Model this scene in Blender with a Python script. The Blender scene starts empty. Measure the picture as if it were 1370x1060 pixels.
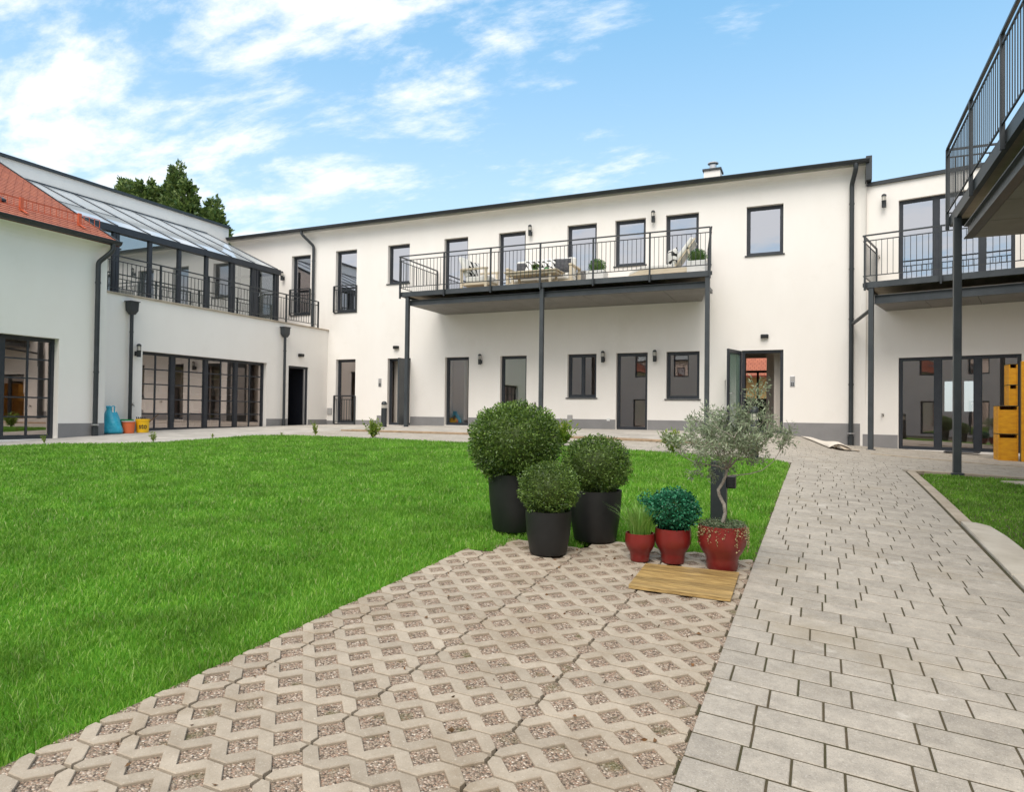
import bpy, math, random
import numpy as np
from mathutils import Vector, Matrix
random.seed(7); rng = np.random.default_rng(7)
S = bpy.context.scene; COL = S.collection
R_ = math.radians

# ------------------------------------------------------------------ camera
cd = bpy.data.cameras.new('camera'); cam = bpy.data.objects.new('camera', cd); COL.objects.link(cam)
cd.sensor_width = 36; cd.lens = 36*925.0/1370; cd.shift_y = 8.78/1370; cd.clip_end = 2000; cd.clip_start = 0.05
def _cam():
    r, p, a = R_(.688), R_(.893), R_(24.05)
    fw = Vector((0, math.cos(p), math.sin(p))); up = Vector((0, -math.sin(p), math.cos(p))); ri = Vector((1, 0, 0))
    ri, up = ri*math.cos(r)+up*math.sin(r), up*math.cos(r)-ri*math.sin(r)
    Z = Matrix.Rotation(a, 3, 'Z'); fw, up, ri = Z@fw, Z@up, Z@ri
    m = Matrix((ri, up, -fw)).transposed().to_4x4(); m.translation = Vector((0, 0, 1.35)); return m
cam.matrix_world = _cam(); S.camera = cam
CAMP = np.array([0, 0, 1.35]); CFW = np.array([-.4075, .913, 0.0156])

# ------------------------------------------------------------------ light and sky
SUN_EL, SUN_AZ = R_(52), R_(-168)          # azimuth clockwise from +Y towards +X gives where the sun stands
sd = Vector((math.sin(R_(174))*math.cos(SUN_EL), math.cos(R_(174))*math.cos(SUN_EL), math.sin(SUN_EL)))
sl = bpy.data.lights.new('sun', 'SUN'); sl.energy = 1.5; sl.angle = R_(38); sl.color = (1, .94, .86)
so = bpy.data.objects.new('sun', sl); COL.objects.link(so); so.rotation_euler = sd.to_track_quat('Z', 'Y').to_euler()
W = bpy.data.worlds.new('World'); S.world = W; W.use_nodes = True
def world():
    nt = W.node_tree; N = nt.nodes; L = nt.links; N.clear()
    out = N.new('ShaderNodeOutputWorld'); bg = N.new('ShaderNodeBackground'); bg.inputs[1].default_value = .15
    sky = N.new('ShaderNodeTexSky'); sky.sky_type = 'NISHITA'; sky.sun_disc = False
    sky.sun_elevation = SUN_EL; sky.sun_rotation = R_(174); sky.air_density = 1.0; sky.dust_density = .6; sky.ozone_density = 1.5
    tc = N.new('ShaderNodeTexCoord'); sep = N.new('ShaderNodeSeparateXYZ'); L.new(tc.outputs['Generated'], sep.inputs[0])
    def M(op, a, b=None, clamp=False):
        n = N.new('ShaderNodeMath'); n.operation = op; n.use_clamp = clamp
        for i, v in enumerate((a, b)):
            if v is None: continue
            if isinstance(v, (int, float)): n.inputs[i].default_value = v
            else: L.new(v, n.inputs[i])
        return n.outputs[0]
    z = M('ADD', M('MAXIMUM', sep.outputs[2], 0.0), .16)
    u = M('DIVIDE', sep.outputs[0], z); v = M('DIVIDE', sep.outputs[1], z)
    cb = N.new('ShaderNodeCombineXYZ'); L.new(u, cb.inputs[0]); L.new(v, cb.inputs[1])
    mp = N.new('ShaderNodeMapping'); L.new(cb.outputs[0], mp.inputs[0]); mp.inputs['Rotation'].default_value = (0, 0, R_(20)); mp.inputs['Scale'].default_value = (1.0, 1.9, 1); mp.inputs['Location'].default_value = (2.3, .7, 0)
    n1 = N.new('ShaderNodeTexNoise'); n1.inputs['Scale'].default_value = 1.5; n1.inputs['Detail'].default_value = 9; n1.inputs['Roughness'].default_value = .62; n1.inputs['Distortion'].default_value = .35; L.new(mp.outputs[0], n1.inputs['Vector'])
    n2 = N.new('ShaderNodeTexNoise'); n2.inputs['Scale'].default_value = 4.5; n2.inputs['Detail'].default_value = 8; n2.inputs['Roughness'].default_value = .65; L.new(mp.outputs[0], n2.inputs['Vector'])
    dv = N.new('ShaderNodeVectorMath'); dv.operation = 'DOT_PRODUCT'; L.new(tc.outputs['Generated'], dv.inputs[0]); dv.inputs[1].default_value = (-.80, .42, .43)
    rr = N.new('ShaderNodeMapRange'); L.new(dv.outputs['Value'], rr.inputs[0]); rr.inputs[1].default_value = .60; rr.inputs[2].default_value = .99; rr.inputs[3].default_value = -.06; rr.inputs[4].default_value = .095
    bh = N.new('ShaderNodeMapRange'); L.new(sep.outputs[1], bh.inputs[0]); bh.inputs[1].default_value = .3; bh.inputs[2].default_value = -.25; bh.inputs[3].default_value = 0; bh.inputs[4].default_value = .22
    oh = N.new('ShaderNodeMapRange'); L.new(sep.outputs[2], oh.inputs[0]); oh.inputs[1].default_value = .66; oh.inputs[2].default_value = .95; oh.inputs[3].default_value = 0; oh.inputs[4].default_value = .2
    extra = M('ADD', bh.outputs[0], oh.outputs[0])  # cloud cover added out of view, behind and overhead, to soften the light
    d = M('ADD', M('ADD', M('MULTIPLY', n1.outputs[0], .7), M('MULTIPLY', n2.outputs[0], .3)), M('ADD', rr.outputs[0], extra))
    cr = N.new('ShaderNodeMapRange'); cr.interpolation_type = 'SMOOTHSTEP'; L.new(d, cr.inputs[0]); cr.inputs[1].default_value = .51; cr.inputs[2].default_value = .70; cr.inputs[3].default_value = 0; cr.inputs[4].default_value = .95
    hz = N.new('ShaderNodeMapRange'); L.new(sep.outputs[2], hz.inputs[0]); hz.inputs[1].default_value = 0; hz.inputs[2].default_value = .75; hz.inputs[3].default_value = .85; hz.inputs[4].default_value = .7
    mx0 = N.new('ShaderNodeMix'); mx0.data_type = 'RGBA'; L.new(hz.outputs[0], mx0.inputs[0]); L.new(sky.outputs[0], mx0.inputs[6]); gr = N.new('ShaderNodeMapRange'); gr.interpolation_type = 'SMOOTHSTEP'; L.new(sep.outputs[2], gr.inputs[0]); gr.inputs[1].default_value = .05; gr.inputs[2].default_value = .62
    gc = N.new('ShaderNodeMix'); gc.data_type = 'RGBA'; L.new(gr.outputs[0], gc.inputs[0]); gc.inputs[6].default_value = (2.8, 3.6, 4.0, 1); gc.inputs[7].default_value = (.75, 2.0, 3.25, 1); L.new(gc.outputs[2], mx0.inputs[7])
    mx = N.new('ShaderNodeMix'); mx.data_type = 'RGBA'; L.new(cr.outputs[0], mx.inputs[0]); L.new(mx0.outputs[2], mx.inputs[6]); mx.inputs[7].default_value = (4.5, 4.5, 4.5, 1)
    L.new(mx.outputs[2], bg.inputs[0]); L.new(bg.outputs[0], out.inputs[0])
world()
S.view_settings.view_transform = 'Standard'; S.view_settings.look = 'None'; S.view_settings.gamma = 1; S.view_settings.exposure = 0.92

# ------------------------------------------------------------------ materials
def mat(name, col, rough=.6, metal=0, spec=.5):
    m = bpy.data.materials.new(name); m.use_nodes = True
    b = m.node_tree.nodes['Principled BSDF']; b.inputs['Base Color'].default_value = (*col, 1); b.inputs['Roughness'].default_value = rough
    b.inputs['Metallic'].default_value = metal; b.inputs['Specular IOR Level'].default_value = spec
    return m
def nz(m, c1, c2, scale, detail=6, bump=0, bscale=None, island=0, coord='Object', lo=.35, hi=.65, stretch=None, bdist=.01, rgh=.6):
    """colour noise between two colours + optional bump + optional brightness per mesh island"""
    nt = m.node_tree; N = nt.nodes; L = nt.links; b = N['Principled BSDF']
    tc = N.new('ShaderNodeTexCoord'); src = tc.outputs[coord]
    if stretch:
        mp = N.new('ShaderNodeMapping'); mp.inputs['Scale'].default_value = stretch; L.new(src, mp.inputs[0]); src = mp.outputs[0]
    n = N.new('ShaderNodeTexNoise'); n.inputs['Scale'].default_value = scale; n.inputs['Detail'].default_value = detail; n.inputs['Roughness'].default_value = rgh; L.new(src, n.inputs['Vector'])
    r = N.new('ShaderNodeMapRange'); r.inputs[1].default_value = lo; r.inputs[2].default_value = hi; L.new(n.outputs[0], r.inputs[0])
    mx = N.new('ShaderNodeMix'); mx.data_type = 'RGBA'; L.new(r.outputs[0], mx.inputs[0]); mx.inputs[6].default_value = (*c1, 1); mx.inputs[7].default_value = (*c2, 1)
    o = mx.outputs[2]
    if island:
        g = N.new('ShaderNodeNewGeometry'); rr = N.new('ShaderNodeMapRange'); L.new(g.outputs['Random Per Island'], rr.inputs[0]); rr.inputs[3].default_value = 1-island; rr.inputs[4].default_value = 1+island
        vm = N.new('ShaderNodeVectorMath'); vm.operation = 'SCALE'; L.new(o, vm.inputs[0]); L.new(rr.outputs[0], vm.inputs['Scale']); o = vm.outputs[0]
    L.new(o, b.inputs['Base Color'])
    if bump:
        nb = N.new('ShaderNodeTexNoise'); nb.inputs['Scale'].default_value = bscale or scale*4; nb.inputs['Detail'].default_value = 4; L.new(src, nb.inputs['Vector'])
        bp = N.new('ShaderNodeBump'); bp.inputs['Strength'].default_value = bump; bp.inputs['Distance'].default_value = bdist; L.new(nb.outputs[0], bp.inputs['Height']); L.new(bp.outputs[0], b.inputs['Normal'])
    return m
def leafmat(name, ca, cb, rough=.5, trans=.25, dry=None):
    m = mat(name, ca, rough); nt = m.node_tree; N = nt.nodes; L = nt.links; b = N['Principled BSDF']
    g = N.new('ShaderNodeNewGeometry'); mx = N.new('ShaderNodeMix'); mx.data_type = 'RGBA'; L.new(g.outputs['Random Per Island'], mx.inputs[0]); mx.inputs[6].default_value = (*ca, 1); mx.inputs[7].default_value = (*cb, 1)
    tc = N.new('ShaderNodeTexCoord'); n = N.new('ShaderNodeTexNoise'); n.inputs['Scale'].default_value = 2.2; n.inputs['Detail'].default_value = 5; L.new(tc.outputs['Object'], n.inputs['Vector'])
    col = mx.outputs[2]
    if dry:
        mm = N.new('ShaderNodeMath'); mm.operation = 'MULTIPLY'; mm.inputs[1].default_value = 37.7; L.new(g.outputs['Random Per Island'], mm.inputs[0]); fr_ = N.new('ShaderNodeMath'); fr_.operation = 'FRACT'; L.new(mm.outputs[0], fr_.inputs[0])
        n3 = N.new('ShaderNodeTexNoise'); n3.inputs['Scale'].default_value = .9; n3.inputs['Detail'].default_value = 4; L.new(tc.outputs['Object'], n3.inputs['Vector']) if 'tc' in dir() else None
        lt = N.new('ShaderNodeMath'); lt.operation = 'LESS_THAN'; L.new(fr_.outputs[0], lt.inputs[0]); lt.inputs[1].default_value = dry[3]
        m3 = N.new('ShaderNodeMix'); m3.data_type = 'RGBA'; L.new(lt.outputs[0], m3.inputs[0]); L.new(col, m3.inputs[6]); m3.inputs[7].default_value = (*dry[:3], 1); col = m3.outputs[2]
    r = N.new('ShaderNodeMapRange'); r.inputs[1].default_value = .3; r.inputs[2].default_value = .7; r.inputs[3].default_value = .72; r.inputs[4].default_value = 1.28; L.new(n.outputs[0], r.inputs[0])
    vm = N.new('ShaderNodeVectorMath'); vm.operation = 'SCALE'; L.new(col, vm.inputs[0]); L.new(r.outputs[0], vm.inputs['Scale'])
    L.new(vm.outputs[0], b.inputs['Base Color'])
    t = N.new('ShaderNodeBsdfTranslucent'); L.new(vm.outputs[0], t.inputs[0]); ms = N.new('ShaderNodeMixShader'); ms.inputs[0].default_value = trans
    L.new(b.outputs[0], ms.inputs[1]); L.new(t.outputs[0], ms.inputs[2]); L.new(ms.outputs[0], N['Material Output'].inputs[0])
    return m
def glassmat(name, tint=(.75, .78, .8), refl=.22, rough=.0, diffuse=None, gcol=(.93, .94, 1)):
    m = bpy.data.materials.new(name); m.use_nodes = True; nt = m.node_tree; N = nt.nodes; L = nt.links; N.clear()
    out = N.new('ShaderNodeOutputMaterial'); gl = N.new('ShaderNodeBsdfGlossy'); gl.inputs['Roughness'].default_value = rough; gl.inputs[0].default_value = (*gcol, 1)
    tr = N.new('ShaderNodeBsdfTransparent'); tr.inputs[0].default_value = (*tint, 1)
    lw = N.new('ShaderNodeLayerWeight'); lw.inputs[0].default_value = .28
    r = N.new('ShaderNodeMapRange'); L.new(lw.outputs['Fresnel'], r.inputs[0]); r.inputs[3].default_value = refl; r.inputs[4].default_value = 1
    ms = N.new('ShaderNodeMixShader'); L.new(r.outputs[0], ms.inputs[0]); L.new(tr.outputs[0], ms.inputs[1]); L.new(gl.outputs[0], ms.inputs[2])
    o = ms.outputs[0]
    if diffuse:
        df = N.new('ShaderNodeBsdfDiffuse'); df.inputs[0].default_value = (*diffuse[:3], 1); m2 = N.new('ShaderNodeMixShader'); m2.inputs[0].default_value = diffuse[3]
        L.new(o, m2.inputs[1]); L.new(df.outputs[0], m2.inputs[2]); o = m2.outputs[0]
    L.new(o, out.inputs[0]); return m
M = {}
M['render'] = nz(mat('white_plaster', (.8, .76, .7), .9, spec=.2), (.87, .835, .79), (.83, .79, .74), 1.1, 9, bump=.45, bscale=110, lo=.25, hi=.7, bdist=.006, stretch=(1, 1, .4))
M['plinth'] = nz(mat('grey_plinth', (.25, .24, .24), .85, spec=.3), (.27, .262, .262), (.225, .22, .22), 1.5, 8, bump=.3, bscale=120, bdist=.004)
M['metal'] = nz(mat('anthracite_metal', (.04, .046, .052), .42), (.022, .027, .031), (.034, .039, .043), 3, 6)
M['frame'] = nz(mat('anthracite_frame', (.022, .026, .034), .4), (.018, .022, .03), (.03, .034, .042), 4, 6)
M['steel'] = nz(mat('grey_painted_steel', (.07, .08, .09), .45), (.036, .043, .049), (.052, .060, .066), 3, 6)
M['roofdark'] = mat('dark_roof_sheet', (.05, .052, .055), .5)
M['pane_up'] = glassmat('window_glass_sky', refl=.48, tint=(.7, .7, .7))
M['pane'] = glassmat('window_glass', refl=.40, tint=(.95, .88, .84), gcol=(1, .90, .86))
M['ghpane'] = glassmat('glasshouse_glass', refl=.33, tint=(.25, .30, .30), gcol=(.9, .93, .95))
M['roofglass'] = glassmat('glass_roof', refl=.3, tint=(.85, .9, .9), diffuse=(.75, .78, .78, .35))
M['room'] = mat('interior_plaster', (.72, .65, .58), .9)
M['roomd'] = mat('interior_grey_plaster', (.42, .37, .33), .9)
M['roomfloor'] = nz(mat('interior_floor', (.25, .2, .16), .5), (.42, .35, .28), (.33, .27, .2), 5, 5)
M['tile'] = mat('clay_tiles', (.5, .13, .06), .8)
M['redmetal'] = mat('red_painted_metal', (.55, .11, .04), .5)
M['stone'] = nz(mat('grid_stone', (.45, .4, .33), .9, spec=.2), (.475, .405, .32), (.345, .29, .225), 5.0, 16, rgh=.78, bump=.6, bscale=260, island=.10, bdist=.003)
def spots(m, col, scale, lo, hi, off=0):
    nt = m.node_tree; N = nt.nodes; L = nt.links; b = N['Principled BSDF']; src = b.inputs['Base Color'].links[0].from_socket
    tc = N.new('ShaderNodeTexCoord'); mp = N.new('ShaderNodeMapping'); mp.inputs['Location'].default_value = (off, off*.7, off); L.new(tc.outputs['Object'], mp.inputs[0])
    n = N.new('ShaderNodeTexNoise'); n.inputs['Scale'].default_value = scale; n.inputs['Detail'].default_value = 6; n.inputs['Roughness'].default_value = .7; L.new(mp.outputs[0], n.inputs['Vector'])
    r = N.new('ShaderNodeMapRange'); r.inputs[1].default_value = lo; r.inputs[2].default_value = hi; L.new(n.outputs[0], r.inputs[0])
    mx = N.new('ShaderNodeMix'); mx.data_type = 'RGBA'; L.new(r.outputs[0], mx.inputs[0]); L.new(src, mx.inputs[6]); mx.inputs[7].default_value = (*col, 1); L.new(mx.outputs[2], b.inputs['Base Color'])
spots(M['stone'], (.30, .235, .165), 1.6, .52, .75, 3); spots(M['stone'], (.74, .70, .64), 2.4, .70, .78, 9)
spots(M['render'], (.76, .72, .66), .55, .58, .90, 4); spots(M['stone'], (.20, .16, .12), 170, .56, .80, 2); spots(M['stone'], (.72, .66, .56), 120, .58, .80, 6)
M['paver'] = nz(mat('grey_paver', (.42, .4, .37), .85, spec=.25), (.53, .475, .40), (.25, .225, .195), 9.0, 16, bump=.7, bscale=200, island=.10, lo=.30, hi=.72, bdist=.003, rgh=.85)
spots(M['paver'], (.15, .135, .115), 150, .54, .78, 2); spots(M['paver'], (.70, .66, .60), 110, .56, .80, 6); spots(M['paver'], (.33, .28, .21), 1.3, .55, .80, 5); spots(M['paver'], (.66, .62, .56), 3.5, .60, .80, 1)
M['paverl'] = nz(mat('pale_paver', (.5, .47, .43), .85, spec=.25), (.50, .46, .41), (.38, .35, .31), 3.0, 12, bump=.4, bscale=200, island=.10, bdist=.003)
M['kerb'] = nz(mat('kerb_concrete', (.48, .43, .36), .9, spec=.2), (.50, .43, .34), (.36, .30, .23), 4, 12, bump=.5, bscale=120, lo=.3, hi=.7)
M['kerbw'] = nz(mat('pale_concrete', (.62, .58, .5), .9, spec=.2), (.58, .53, .45), (.44, .39, .32), 3, 12, bump=.5, bscale=90, lo=.3, hi=.7)
M['soil'] = nz(mat('soil', (.1, .07, .045), 1), (.115, .08, .05), (.05, .045, .022), 14, 10, bump=.8, bscale=80)
M['lawn'] = nz(mat('lawn_soil', (.05, .11, .02), 1, spec=.1), (.09, .25, .018), (.06, .17, .013), 9, 8, bump=.8, bscale=60)
M['blade'] = leafmat('grass_blades', (.095, .275, .014), (.255, .46, .055), .6, .38, dry=(.38, .48, .16, .07))
M['box'] = leafmat('boxwood_leaves', (.034, .082, .014), (.20, .31, .055), .4, .2)
M['green'] = leafmat('kale_green_leaves', (.006, .085, .04), (.05, .30, .15), .42, .15)
M['olive'] = leafmat('olive_leaves', (.17, .22, .12), (.36, .42, .27), .5, .25)
M['oliveg'] = leafmat('succulent_leaves', (.07, .14, .06), (.22, .24, .14), .5, .2)
M['yleaf'] = leafmat('trailing_leaves', (.35, .30, .14), (.5, .42, .24), .5, .2)
M['reed'] = leafmat('reed_leaves', (.15, .34, .04), (.34, .56, .14), .4, .3)
M['weed'] = leafmat('weed_leaves', (.10, .20, .02), (.30, .36, .05), .5, .3)
M['conifer'] = leafmat('conifer_leaves', (.045, .10, .025), (.19, .26, .06), .6, .25)
M['bark'] = nz(mat('bark', (.3, .27, .23), .9), (.40, .36, .31), (.22, .19, .16), 30, 6, bump=.6)
M['barkd'] = nz(mat('dark_bark', (.1, .07, .05), .9), (.12, .085, .06), (.06, .045, .035), 8, 6, bump=.6)
M['blackpot'] = nz(mat('black_pot', (.018, .019, .020), .5), (.010, .011, .0115), (.016, .0165, .017), 6, 6)
M['redpot'] = nz(mat('red_glazed_pot', (.2, .025, .02), .3), (.215, .022, .018), (.17, .017, .015), 5, 5)
M['wood'] = nz(mat('pale_teak', (.55, .44, .28), .6), (.66, .58, .45), (.55, .47, .34), 6, 6, stretch=(1, 8, 8))
M['cushion'] = nz(mat('white_cushion', (.74, .73, .69), .9), (.76, .75, .71), (.70, .69, .65), 8, 5, bump=.2)
M['white'] = nz(mat('white_planter', (.72, .72, .70), .6), (.74, .74, .72), (.68, .68, .66), 8, 5)
M['ball'] = leafmat('bright_box_leaves', (.03, .12, .01), (.10, .26, .03), .5, .2)
M['blue'] = nz(mat('turquoise_plastic', (.02, .33, .47), .35), (.03, .40, .54), (.02, .30, .44), 5, 6, bump=.7, bscale=12, bdist=.03)
M['orange'] = mat('orange_plastic', (.75, .16, .05), .45)
M['yellow'] = mat('yellow_plastic', (.85, .50, .01), .4)
M['greenpl'] = mat('green_plastic', (.03, .33, .10), .4)
M['ylpanel'] = nz(mat('yellow_formwork', (.75, .40, .01), .55), (.80, .40, .012), (.60, .24, .008), 5, 10, bump=.2, stretch=(1, 1, 3), lo=.3, hi=.7)
M['black'] = mat('black_plastic', (.012, .012, .013), .45)
M['lens'] = mat('lamp_lens', (.55, .52, .46), .2)
M['brass'] = mat('tap_metal', (.3, .28, .25), .3, metal=.8)
M['silver'] = mat('stainless_steel', (.55, .55, .56), .3, metal=.7)
M['box_grey'] = mat('grey_meter_box', (.36, .35, .34), .6)
M['cardboard'] = nz(mat('cardboard', (.45, .36, .26), .85), (.60, .52, .42), (.42, .33, .23), 6, 6)
M['paper'] = mat('white_fleece', (.68, .62, .54), .9)
M['doorgreen'] = glassmat('green_door_glass', refl=.25, tint=(.45, .6, .5), diffuse=(.2, .32, .26, .55))
M['doordark'] = mat('dark_blue_door', (.016, .018, .026), .45)
M['oppo'] = nz(mat('warm_plaster', (.7, .58, .5), .9, spec=.2), (.74, .60, .51), (.68, .55, .47), 1, 6)
M['yhouse'] = mat('yellow_plaster', (.85, .55, .22), .8)
M['tree_leaf2'] = M['weed']
def striped(name, scale, c1, c2):
    m = mat(name, c1, .9); nt = m.node_tree; N = nt.nodes; L = nt.links
    tc = N.new('ShaderNodeTexCoord'); w = N.new('ShaderNodeTexWave'); w.wave_type = 'BANDS'; w.bands_direction = 'DIAGONAL'; w.wave_profile = 'TRI'; w.inputs['Scale'].default_value = scale; w.inputs['Distortion'].default_value = 4; w.inputs['Detail'].default_value = 0
    w2 = N.new('ShaderNodeTexVoronoi'); w2.distance = 'MANHATTAN'; w2.inputs['Scale'].default_value = scale*1.6; w2.inputs['Randomness'].default_value = 0
    L.new(tc.outputs['Object'], w.inputs[0]); L.new(tc.outputs['Object'], w2.inputs['Vector'])
    a = N.new('ShaderNodeMath'); a.operation = 'ADD'; L.new(w.outputs['Fac'], a.inputs[0]); L.new(w2.outputs['Distance'], a.inputs[1])
    g = N.new('ShaderNodeMath'); g.operation = 'GREATER_THAN'; L.new(a.outputs[0], g.inputs[0]); g.inputs[1].default_value = 1.1
    mx = N.new('ShaderNodeMix'); mx.data_type = 'RGBA'; L.new(g.outputs[0], mx.inputs[0]); mx.inputs[6].default_value = (*c1, 1); mx.inputs[7].default_value = (*c2, 1); L.new(mx.outputs[2], N['Principled BSDF'].inputs[0]); return m
M['pattern'] = striped('black_white_pattern', 3.2, (.015, .015, .015), (.72, .71, .68))
M['darkcushion'] = nz(mat('dark_cushion', (.05, .052, .055), .9), (.045, .045, .05), (.085, .085, .09), 14, 3)
def gravelmat():
    m = mat('gravel', (.3, .25, .2), .9, spec=.2); nt = m.node_tree; N = nt.nodes; L = nt.links; b = N['Principled BSDF']
    tc = N.new('ShaderNodeTexCoord'); v = N.new('ShaderNodeTexVoronoi'); v.inputs['Scale'].default_value = 130; L.new(tc.outputs['Object'], v.inputs['Vector'])
    sep = N.new('ShaderNodeSeparateColor'); L.new(v.outputs['Color'], sep.inputs[0])
    cr = N.new('ShaderNodeValToRGB'); L.new(sep.outputs[0], cr.inputs[0]); e = cr.color_ramp.elements
    e[0].position = 0; e[0].color = (.13, .10, .08, 1); e[1].position = 1; e[1].color = (.80, .70, .58, 1)
    for p, c in ((.25, (.33, .255, .185, 1)), (.55, (.50, .40, .31, 1)), (.8, (.42, .27, .19, 1))): q = e.new(p); q.color = c
    d = N.new('ShaderNodeMapRange'); L.new(v.outputs['Distance'], d.inputs[0]); d.inputs[1].default_value = .25; d.inputs[2].default_value = .75; d.inputs[3].default_value = 1; d.inputs[4].default_value = .55
    n = N.new('ShaderNodeTexNoise'); n.inputs['Scale'].default_value = 7; n.inputs['Detail'].default_value = 5; L.new(tc.outputs['Object'], n.inputs['Vector'])
    r = N.new('ShaderNodeMapRange'); L.new(n.outputs[0], r.inputs[0]); r.inputs[1].default_value = .60; r.inputs[2].default_value = .74; r.inputs[4].default_value = .75
    sc = N.new('ShaderNodeVectorMath'); sc.operation = 'SCALE'; L.new(cr.outputs[0], sc.inputs[0]); L.new(d.outputs[0], sc.inputs['Scale'])
    mx = N.new('ShaderNodeMix'); mx.data_type = 'RGBA'; L.new(r.outputs[0], mx.inputs[0]); L.new(sc.outputs[0], mx.inputs[6]); mx.inputs[7].default_value = (.10, .10, .028, 1)
    L.new(mx.outputs[2], b.inputs['Base Color'])
    bp = N.new('ShaderNodeBump'); bp.invert = True; bp.inputs['Strength'].default_value = 1; bp.inputs['Distance'].default_value = .006; L.new(v.outputs['Distance'], bp.inputs['Height']); L.new(bp.outputs[0], b.inputs['Normal'])
    return m
M['gravel'] = gravelmat()
def tilemat():
    m = M['tile']; nt = m.node_tree; N = nt.nodes; L = nt.links; b = N['Principled BSDF']
    tc = N.new('ShaderNodeTexCoord'); br = N.new('ShaderNodeTexBrick'); L.new(tc.outputs['UV'], br.inputs['Vector'])
    br.inputs['Scale'].default_value = 1; br.inputs['Brick Width'].default_value = .18; br.inputs['Row Height'].default_value = .16; br.inputs['Mortar Size'].default_value = .008
    br.inputs['Color1'].default_value = (.47, .155, .085, 1); br.inputs['Color2'].default_value = (.38, .12, .07, 1); br.inputs['Mortar'].default_value = (.22, .05, .025, 1)
    L.new(br.outputs[0], b.inputs['Base Color'])
    w = N.new('ShaderNodeTexWave'); w.bands_direction = 'Y'; w.wave_profile = 'SAW'; w.inputs['Scale'].default_value = 1/.16/(2*math.pi)*2*math.pi/1.0*.3183*1.0
    bp = N.new('ShaderNodeBump'); bp.inputs['Strength'].default_value = .8; bp.inputs['Distance'].default_value = .02; L.new(br.outputs['Fac'], bp.inputs['Height']); bp.invert = True; L.new(bp.outputs[0], b.inputs['Normal'])
tilemat()

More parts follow.
